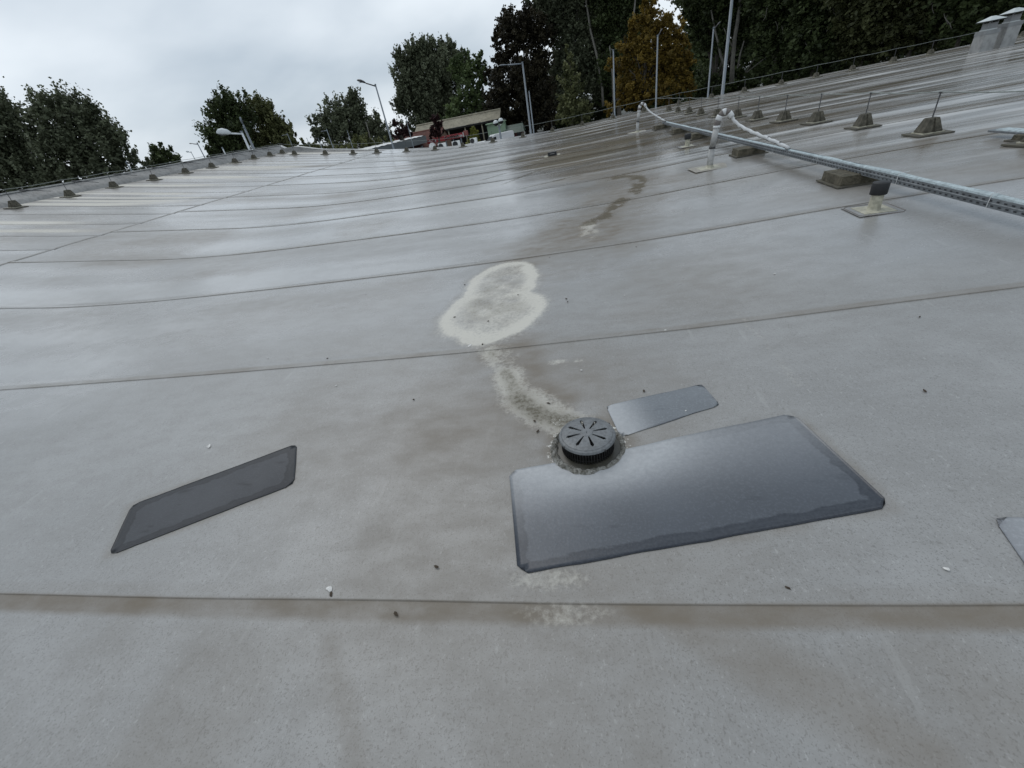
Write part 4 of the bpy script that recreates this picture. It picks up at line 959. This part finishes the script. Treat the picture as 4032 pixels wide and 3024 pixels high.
for i in range(6): MB().box((xa-ox+.3+(xb-xa-.6)*i/5, -3.0, 0), (.2, .2, ze_-GZ-.2)).build('post', M_CORR, CW)
MB().box((-(xb-xa)/2+3.4, -2.9, 1.2), (1.6, .2, 2.6)).build('wall', M_BRICK, CW)
MB().box((1.5, -2.2, 0), (xb-xa-6, .2, 1.1)).build('plinth', M_BRICK, CW)
# --- red tiled house end
r0, r1, r2 = P3(1565, 532, 72), P3(1705, 503, 72), P3(1700, 548, 69)
RT = thing('tiled_house', ((r0.x+r1.x)/2, 74, GZ), 'low house with red-brown tiled roof beside the car wash', 'house')
wx_ = (r1.x-r0.x)+2.2; zt_ = r1.z-GZ-.25; zb_ = r2.z-GZ
nr = 16; tv = []; tf = []
for i in range(nr):
    t0_, t1_ = i/nr, (i+1)/nr
    y0_, y1_ = -4.6+4.6*t0_, -4.6+4.6*t1_; z0_, z1_ = zb_-1.0+(zt_-zb_+1.0)*t0_, zb_-1.0+(zt_-zb_+1.0)*t1_
    n0 = len(tv); tv += [(-wx_/2, y0_, z0_+.09), (wx_/2, y0_, z0_+.09), (wx_/2, y1_, z1_+.02), (-wx_/2, y1_, z1_+.02), (-wx_/2, y0_, z0_-.02), (wx_/2, y0_, z0_-.02)]
    tf += [(n0, n0+1, n0+2, n0+3), (n0+4, n0+5, n0+1, n0)]
mesh_obj('tiled_roof', tv, tf, M_TILE, RT)
mesh_obj('tiled_roof', [(-wx_/2, 0, zt_), (wx_/2, 0, zt_), (wx_/2, 4.6, zb_-1), (-wx_/2, 4.6, zb_-1)], [(0, 1, 2, 3)], M_TILE, RT)
b_ = MB(); b_.prism([(-4.2, 0), (4.2, 0), (4.2, zb_-.95), (0, zt_-.1), (-4.2, zb_-.95)], lambda u, q_, s_: ((wx_/2-.15) if s_ else -(wx_/2-.15), u, q_)); b_.build('wall', M_BRICK, RT)
MB().tube([(-wx_/2, 0, zt_+.05), (wx_/2, 0, zt_+.05)], .12, 6).build('ridge_tile', M_TILE, RT)
# --- sign board
YS = 68.0
s0, s1, s2 = P3(1681, 553, YS), P3(1822, 517, YS), P3(1682, 571, YS)
SG = thing('car_wash_sign', ((s0.x+s1.x)/2, YS, GZ), 'long red sign board lettered CarWash on posts', 'sign')
wS = s1.x-s0.x; zS1 = (s0.z+s1.z)/2-GZ; zS0 = zS1-(s0.z-s2.z)
MB().box((0, 0, zS0), (wS, .25, zS1-zS0)).build('board', M_RED, SG)
MB().box((wS/2+.35, .2, zS0+.1), (.62, .3, zS1-zS0+.05), -.5).build('end_box', simple('sign_end_faded', (.30, .10, .09), .6), SG)
MB().box((wS/2, -.02, zS0), (.1, .3, zS1-zS0)).build('end_trim', M_WTAPE, SG)
def text(s_, size, loc, mat, parent, ital=.15, name='lettering'):
    cu = bpy.data.curves.new('t', 'FONT'); cu.body = s_; cu.size = size; cu.extrude = .02; cu.shear = ital; cu.offset = .012
    ob = bpy.data.objects.new('t', cu); C.objects.link(ob)
    dg = bpy.context.evaluated_depsgraph_get(); me = bpy.data.meshes.new_from_object(ob.evaluated_get(dg))
    bpy.data.objects.remove(ob); me.materials.clear(); me.materials.append(mat)
    o = bpy.data.objects.new(name, me); C.objects.link(o); o.parent = parent; o.location = loc; o.rotation_euler = (math.pi/2, 0, 0); return o
hS = zS1-zS0
text('CarWash', hS*1.02, (-wS/2+wS*.475, -.16, zS0+hS*.2), M_WTAPE, SG).scale = (1.0, 1.0, 1)
text('CarWash', hS*1.0, (-wS/2+wS*.48, -.20, zS0+hS*.2), M_BLACK, SG)
text('D', hS*1.0, (-wS/2+wS*.155, -.17, zS0+hS*.2), M_BLACK, SG)
text('a', hS*.9, (-wS/2+wS*.21, -.17, zS0+hS*.2), M_WTAPE, SG)
b_ = MB()
for cx in (-.42, .40):
    for k_ in range(5): b_.box((cx*wS+random.uniform(-.3, .3), -.14, zS0+hS*random.uniform(.2, .6)), (random.uniform(.2, .5), .04, hS*.09))
b_.build('car_emblem', M_WTAPE, SG)
for k_ in range(5): MB().box((-wS/2+.5+(wS-1)*k_/4, .1, 0), (.14, .14, zS0)).build('post', M_POST, SG)
# --- white roofed canopy with grey fascia
zc_ = .25
k1 = at_z(1676, 534, zc_); k2 = at_z(1474, 584, zc_); k3 = at_z(1385, 592, zc_); k4 = at_z(1640, 537, zc_)
KN = thing('flat_canopy', (k1[0], k1[1], GZ), 'white flat roofed canopy with deep grey fascia', 'canopy')
off = np.array([k1[0], k1[1], GZ]); corner = [k2-off, k1-off, k4-off, k3-off]
n0 = Vector(corner[0]); dirn = (Vector(corner[0])-Vector(corner[1])); corner[0] = np.array(n0+dirn*.35); corner[3] = np.array(Vector(corner[3])+dirn*.35)
v = [tuple(c_) for c_ in corner]+[(c_[0], c_[1], c_[2]-.85) for c_ in corner]
mesh_obj('fascia', v, [(0, 1, 5, 4), (1, 2, 6, 5), (2, 3, 7, 6), (3, 0, 4, 7), (7, 6, 5, 4)], M_GREYP, KN)
tp = []; tq = []; nl = 26
for i in range(nl+1):
    t_ = i/nl; a = Vector(corner[0]).lerp(Vector(corner[1]), t_); b2_ = Vector(corner[3]).lerp(Vector(corner[2]), t_)
    tp += [(a.x, a.y, a.z+.03+.05*(i % 2)), (b2_.x, b2_.y, b2_.z+.03+.05*(i % 2))]
tq = [(2*i, 2*i+2, 2*i+3, 2*i+1) for i in range(nl)]
mesh_obj('roof_sheet', tp, tq, M_WHITE, KN)
b_ = MB()
for t_ in (.15, .55, .95):
    a = Vector(corner[0]).lerp(Vector(corner[1]), t_); MB().box((a.x-.5, a.y, 0), (.25, .25, a.z-1.1)).build('post', M_POST, KN)
a = Vector(corner[0]).lerp(Vector(corner[1]), .45); MB().box((a.x-1.2, a.y-4, 0), (1.5, 9, 3.2)).build('wall', M_WHITE, KN)
# --- green sheds
g0, g1, g2 = P3(1916, 491, 85), P3(1985, 476, 85), P3(1918, 521, 85)
GS = thing('green_shed', ((g0.x+g1.x)/2, 86, GZ), 'pale green panelled shed behind the white van', 'shed')
MB().box((0, 0, 0), (g1.x-g0.x, 2, g0.z-GZ)).build('wall', M_GREEN, GS)
MB().box((0, -.2, g0.z-GZ-.02), (g1.x-g0.x+.3, 2.6, .12)).build('roof', M_GREEN, GS)
for k_ in range(9): MB().box((-(g1.x-g0.x)/2+(g1.x-g0.x)*(k_+.5)/9, -1.02, .5), (.05, .06, g0.z-GZ-.5)).build('rib', M_GREEN, GS)
d0, d1 = P3(1972, 505, 84), P3(2052, 492, 84)
DS = thing('red_walled_shed', ((d0.x+d1.x)/2, 86, GZ), 'dark red boarded shed with dark green roof', 'shed')
wD = d1.x-d0.x; hD = P3(2000, 528, 84).z-GZ; hT = P3(2010, 492, 87).z-GZ
MB().box((0, 0, 0), (wD, 3.6, hD)).build('wall', M_DRED, DS)
v = [(-wD/2-.4, -2.4, hD), (wD/2+.4, -2.4, hD), (wD/2+.1, .5, hT), (-wD/2+.8, .5, hT), (wD/2+.4, 2.4, hD), (-wD/2-.4, 2.4, hD)]
mesh_obj('roof', v, [(0, 1, 2, 3), (3, 2, 4, 5), (1, 4, 2), (0, 3, 5)], M_DGREEN, DS)
for k_ in range(3): MB().box((-wD/2+wD*(k_+.5)/3, -1.85, 1.0), (.7, .1, 1.1)).build('window', M_GLASSD, DS)
# --- lower annex roof with condensers
xA0, xA1 = P3(1672, 590, 43).x, P3(1890, 565, 43).x
AX = thing('annex_building', ((xA0+xA1)/2, 44, GZ), 'low white-edged annex beyond the far roof edge', 'building')
zax = P3(1795, 583, 43).z
MB().box((0, 0, 0), (xA1-xA0, 4, zax-GZ-.12)).build('wall', M_BRICK, AX); MB().box((0, 0, zax-GZ-.12), (xA1-xA0+.2, 4.2, .12)).build('roof', M_WHITE, AX)
def condenser(px, py, label, rot=0.0, Y=44, sc=1.0):
    p = P3(px, py, Y); t_ = thing('condenser_unit', (p.x, Y, zax), label, 'air conditioner', 'condenser units on the annex', rot)
    w_, h_ = .74*sc, .50*sc
    ca_ = MB().box((0, 0, .06), (w_, .34, h_)).build('casing', M_WHITE, t_, bevel=.015)
    MB().lathe([(.23*sc, 0), (.245*sc, .012), (.255*sc, 0)], (-.12*sc, -.178, .06+h_/2), 20, Matrix.Rotation(math.pi/2, 3, 'X')).build('fan_ring', M_GREYP, ca_)
    MB().lathe([(.001, 0), (.225*sc, 0)], (-.12*sc, -.176, .06+h_/2), 20, Matrix.Rotation(math.pi/2, 3, 'X')).build('grille', M_CAP, ca_)
    MB().box((.0, 0, 0), (w_*.8, .3, .06)).build('feet', M_RIB, t_)
condenser(1742, 577, 'white condenser unit nearest the satellite dish', .1)
condenser(1797, 570, 'white condenser unit between its two neighbours', .35, 43)
condenser(1867, 562, 'white condenser unit at the foot of the golden conifer', -.1, 44, .85)
p = P3(1703, 574, 43)
SD = thing('satellite_dish', (p.x, 43, zax), 'white satellite dish on the annex roof', 'satellite dish')
MB().tube([(0, .1, 0), (0, .1, .55)], .03, 8).build('mast', M_POST, SD)
MB().lathe([(.001, 0), (.14, .02), (.24, .06), (.32, .12)], (0, 0, .45), 24, Matrix.Rotation(math.radians(72), 3, 'X')).build('dish', M_WHITE, SD, True)
MB().tube([(0, -.05, .3), (0, -.4, .5)], .015, 6).build('feed_arm', M_POST, SD)

# ================================================================== VEHICLES
M_VW = simple('van_white', (.74, .75, .76), .3, .06, 1); M_CB = simple('car_blue', (.05, .12, .28), .25, .1, 1); M_CR = simple('car_red', (.30, .02, .025), .25, .1, 1); M_CW = simple('car_white', (.72, .73, .74), .25, .06, 1); M_CK = simple('car_black', (.03, .03, .034), .25, .1, 1)
M_TYRE = simple('tyre', (.03, .03, .03), .8)
def vehicle(name, px, py, Y, prof, wdt, mat, wins, wheels, label, cat, rot=0.0, mirror=False):
    p = P3(px, py, Y); t_ = thing(name, (p.x, Y, GZ), label, cat, 'vehicles in the yard', rot)
    MB().prism(prof, lambda u, q_, s_: (u, (wdt/2 if s_ else -wdt/2)*(1 if q_ < 1.1 else .9), q_)).build('body', mat, t_, bevel=.05)
    for wv in wins:
        for sd_ in (-1, 1):
            yv = sd_*(wdt/2*.96+.01)
            mesh_obj('window', [(u, yv*(1 if q_ < 1.15 else .955), q_) for u, q_ in wv], [tuple(range(len(wv)))], M_GLASSD, t_)
    for u, r_ in wheels:
        for sd_ in (-1, 1):
            MB().lathe([(.001, .11), (r_*.6, .11), (r_, .08), (r_, -.08), (r_*.6, -.11), (.001, -.11)], (u, sd_*(wdt/2-.1), r_), 18, Matrix.Rotation(math.pi/2, 3, 'X')).build('wheel', M_TYRE, t_)
    return t_
VAN = [(-2.75, .35), (-2.75, .95), (-2.6, 1.12), (-1.95, 1.35), (-1.25, 2.25), (-.95, 2.42), (2.6, 2.46), (2.75, 2.3), (2.75, .35)]
vn = vehicle('delivery_van', 1960, 540, 82, VAN, 2.0, M_VW, [[(-1.75, 1.35), (-1.2, 2.05), (-.7, 2.1), (-.7, 1.35)]], [(-1.9, .36), (1.7, .36)], 'white high-roofed delivery van parked by the globe lamp', 'van', .55)
mesh_obj('windscreen', [(-1.92, -.86, 1.42), (-1.92, .86, 1.42), (-1.30, .78, 2.2), (-1.30, -.78, 2.2)], [(0, 1, 2, 3)], M_GLASSD, vn).location = (-.025, 0, .015)
CAR = [(-2.1, .3), (-2.12, .75), (-1.2, .93), (-.6, 1.42), (.9, 1.46), (1.7, 1.0), (2.1, .92), (2.12, .3)]
CWN = [[(-1.0, .96), (-.5, 1.36), (.1, 1.38), (.1, .97)], [(.16, .97), (.16, 1.38), (.82, 1.38), (1.4, 1.0)]]
for px, py, Y, mt, lb, rot in ((1908, 552, 74, M_CB, 'blue car in front of the white van', .5), (2002, 542, 75, M_CW, 'white car in front of the red shed', .2), (2022, 536, 79, M_CK, 'dark car behind the white car', .2), (2050, 533, 78, M_CR, 'red car at the end of the row by the red shed', .1)):
    p = P3(px, py, Y); zn = GZ
    vehicle('parked_car', px, py, Y, CAR, 1.75, mt, CWN, [(-1.35, .31), (1.35, .31)], lb, 'car', rot)

# ================================================================== LAMP POSTS
def lamp(px, py, top_h, label, r=.075, arm=None, head=None, group='lamp posts around the yard', mat=None, cat='street lamp', headmat=None):
    # px, py: top of the post in the photograph; top_h: height of the post above the ground
    d = ray(px, py); zt = GZ+top_h; R = None
    t_ = (zt-EYE)/d[2] if abs(d[2]) > 1e-5 else 40
    p = _o+d*t_
    return lamp_at(p, top_h, label, r, arm, head, group, mat, cat, headmat)
def lamp_at(p, top_h, label, r=.075, arm=None, head=None, group='lamp posts around the yard', mat=None, cat='street lamp', headmat=None):
    r *= .78
    t_ = thing('lamp_post', (p[0], p[1], GZ), label, cat, group)
    MB().tube([(0, 0, 0), (0, 0, 1.3), (0, 0, 1.31), (0, 0, top_h)], [r*1.5, r*1.45, r*1.1, r*.75], 10).build('post', mat or M_POST, t_, True)
    MB().tube([(0, 0, top_h-.02), (0, 0, top_h+.06)], r*1.0, 8).build('post_cap', M_POST, t_)
    if arm:
        ax_, ay_, az_ = arm
        ar_ = MB().tube([(0, 0, top_h-.1), (ax_, ay_, top_h-.1+az_)], r*.6, 8).build('arm', mat or (M_HEADD if headmat is M_HEADD else M_POST), t_, True)
        if head:
            L_, W_, H_ = head; dv_ = Vector((ax_, ay_, az_)).normalized(); s_ = Vector((ax_, ay_, top_h-.1+az_)); sd_ = dv_.cross(Vector((0, 0, 1))).normalized(); up_ = sd_.cross(dv_)
            v = []; f = []; pr = [(0, .25, .35), (.2, .7, .8), (.55, 1, 1), (.85, .85, .8), (1, .35, .3)]; nn = 12
            for u, w2, h2 in pr:
                for k_ in range(nn):
                    a = 2*math.pi*k_/nn; zz_ = math.sin(a); zz_ = zz_ if zz_ > 0 else zz_*.35
                    v.append(s_+dv_*u*L_+sd_*math.cos(a)*W_*.5*w2+up_*zz_*H_*h2)
            for i in range(len(pr)-1):
                for k_ in range(nn): f.append((i*nn+k_, i*nn+(k_+1) % nn, (i+1)*nn+(k_+1) % nn, (i+1)*nn+k_))
            f += [tuple(range(nn))[::-1], tuple((len(pr)-1)*nn+k_ for k_ in range(nn))]
            mesh_obj('lamp_head', v, f, headmat or M_POST, ar_, True)
            MB().box((s_.x+dv_.x*L_*.55, s_.y+dv_.y*L_*.55, s_.z-H_*.38+dv_.z*L_*.5), (L_*.5, W_*.6, .02), math.atan2(dv_.y, dv_.x)).build('lamp_glass', M_GLASSD, ar_)
    return t_
def lampR(px, py, R, label, **kw):
    p = at_r(px, py, R); return lamp_at(p, p[2]-GZ, label, **kw)
right_ = lambda s_: (s_*_r0[0], s_*_r0[1])
def arm_(l, dz): a = right_(l); return (a[0], a[1], dz)
M_LANT = simple('lantern_white', (.62, .66, .68), .5, .2, 4)
M_HEADD = simple('lamp_head_black', (.02, .02, .022), .4)
lampR(1478, 334, 44, 'grey street lamp with dark head angled up', r=.10, arm=arm_(-.75, .34), head=(.7, .36, .15), headmat=M_HEADD)
lampR(2057, 246, 52, 'tall grey street lamp with long level arm before the dark tree', r=.13, arm=arm_(-1.5, .14), head=(.9, .30, .08))
lampR(2083, 360, 60, 'thinner bare post beside the tall level-arm lamp', r=.10)
lampR(2415, 198, 50, 'grey post standing before the orange tree on its paler side', r=.10, arm=(-.05, .05, .08), head=(.2, .16, .05), headmat=M_HEADD)
lampR(2590, 140, 48, 'grey post with short bent arm against the orange maple', r=.10, arm=(.25, .3, .30), head=(.4, .16, .05), headmat=M_HEADD)
lampR(2810, 110, 46, 'grey post with short arm against the dark trees', r=.09, arm=(.3, .2, .22), head=(.4, .16, .05), headmat=M_HEADD)
lampR(2886, -40, 44, 'tallest and thickest grey post rising out of sight', r=.16, arm=(1.2, .3, .1), head=(.9, .35, .1))
lampR(951, 520, 33, 'white-painted lamp with bulbous white lantern on a side arm', r=.10, arm=arm_(-.62, .13), head=(.80, .34, .26), headmat=M_LANT, mat=M_LANT)
lampR(962, 503, 42, 'grey post with tilted flat floodlight behind the white lantern', r=.13, arm=arm_(.02, .30), head=(.5, .3, .08))
lampR(777, 564, 62, 'slim street lamp with level arm beyond the tall parapet', r=.085, arm=arm_(-.45, .12), head=(.4, .25, .06), headmat=M_HEADD)
lampR(752, 598, 110, 'tiny distant lamp post beyond the tall parapet', r=.09, arm=arm_(-.3, .1), head=(.6, .4, .2), headmat=M_LANT)
lampR(876, 584, 30, 'short white capped post over the tall parapet', r=.05, mat=M_LANT, cat='post')
lampR(1131, 526, 70, 'slim distant lamp with short arm before the olive tree', r=.07, arm=arm_(-.4, .0), head=(.4, .2, .05))
lampR(1286, 510, 66, 'slim distant lamp with short arm before the pointed tree', r=.08, arm=arm_(-.4, .0), head=(.4, .2, .05))
lampR(1253, 545, 64, 'short distant post with dark top near the olive shrubs', r=.06, arm=arm_(-.1, .05), head=(.25, .2, .08), headmat=M_HEADD)
lampR(1208, 545, 66, 'short bare distant post near the olive shrubs', r=.05, cat='post')
lampR(1367, 515, 62, 'bare slim pole against the pointed grey-green tree', r=.05, cat='post')
lampR(1598, 466, 62, 'bare slim pole in front of the red tiled roof', r=.055, cat='post')
lampR(497, 640, 40, 'leaning pale pole seen through the broad tree', r=.06, cat='post')
# double globe lamp
p = at_r(1964, 492, 47); GL = thing('globe_lamp', (p[0], p[1], GZ), 'lamp post with twin round silver globes', 'street lamp', 'lamp posts around the yard'); hG = p[2]-GZ
MB().tube([(0, 0, 0), (0, 0, hG)], [.13, .085], 10).build('post', M_POST, GL, True)
for s_ in (-1, 1):
    a = right_(s_*.26)
    MB().tube([(0, 0, hG-.12), (a[0], a[1], hG+.02)], .04, 8).build('arm', M_WTAPE, GL)
    cz = hG+.22+(.12 if s_ > 0 else -.06)*.5; pr = [(.26*math.sin(t_), -.24*math.cos(t_)) for t_ in np.linspace(0.01, math.pi*.52, 8)]
    MB().lathe(pr, (a[0], a[1], cz), 20).build('lower_bowl', M_HEADD, GL, True)
    pr = [(.27*math.sin(t_), -.26*math.cos(t_)) for t_ in np.linspace(math.pi*.5, math.pi*.995, 8)]
    MB().lathe(pr, (a[0], a[1], cz), 20).build('upper_dome', M_COWL, GL, True)
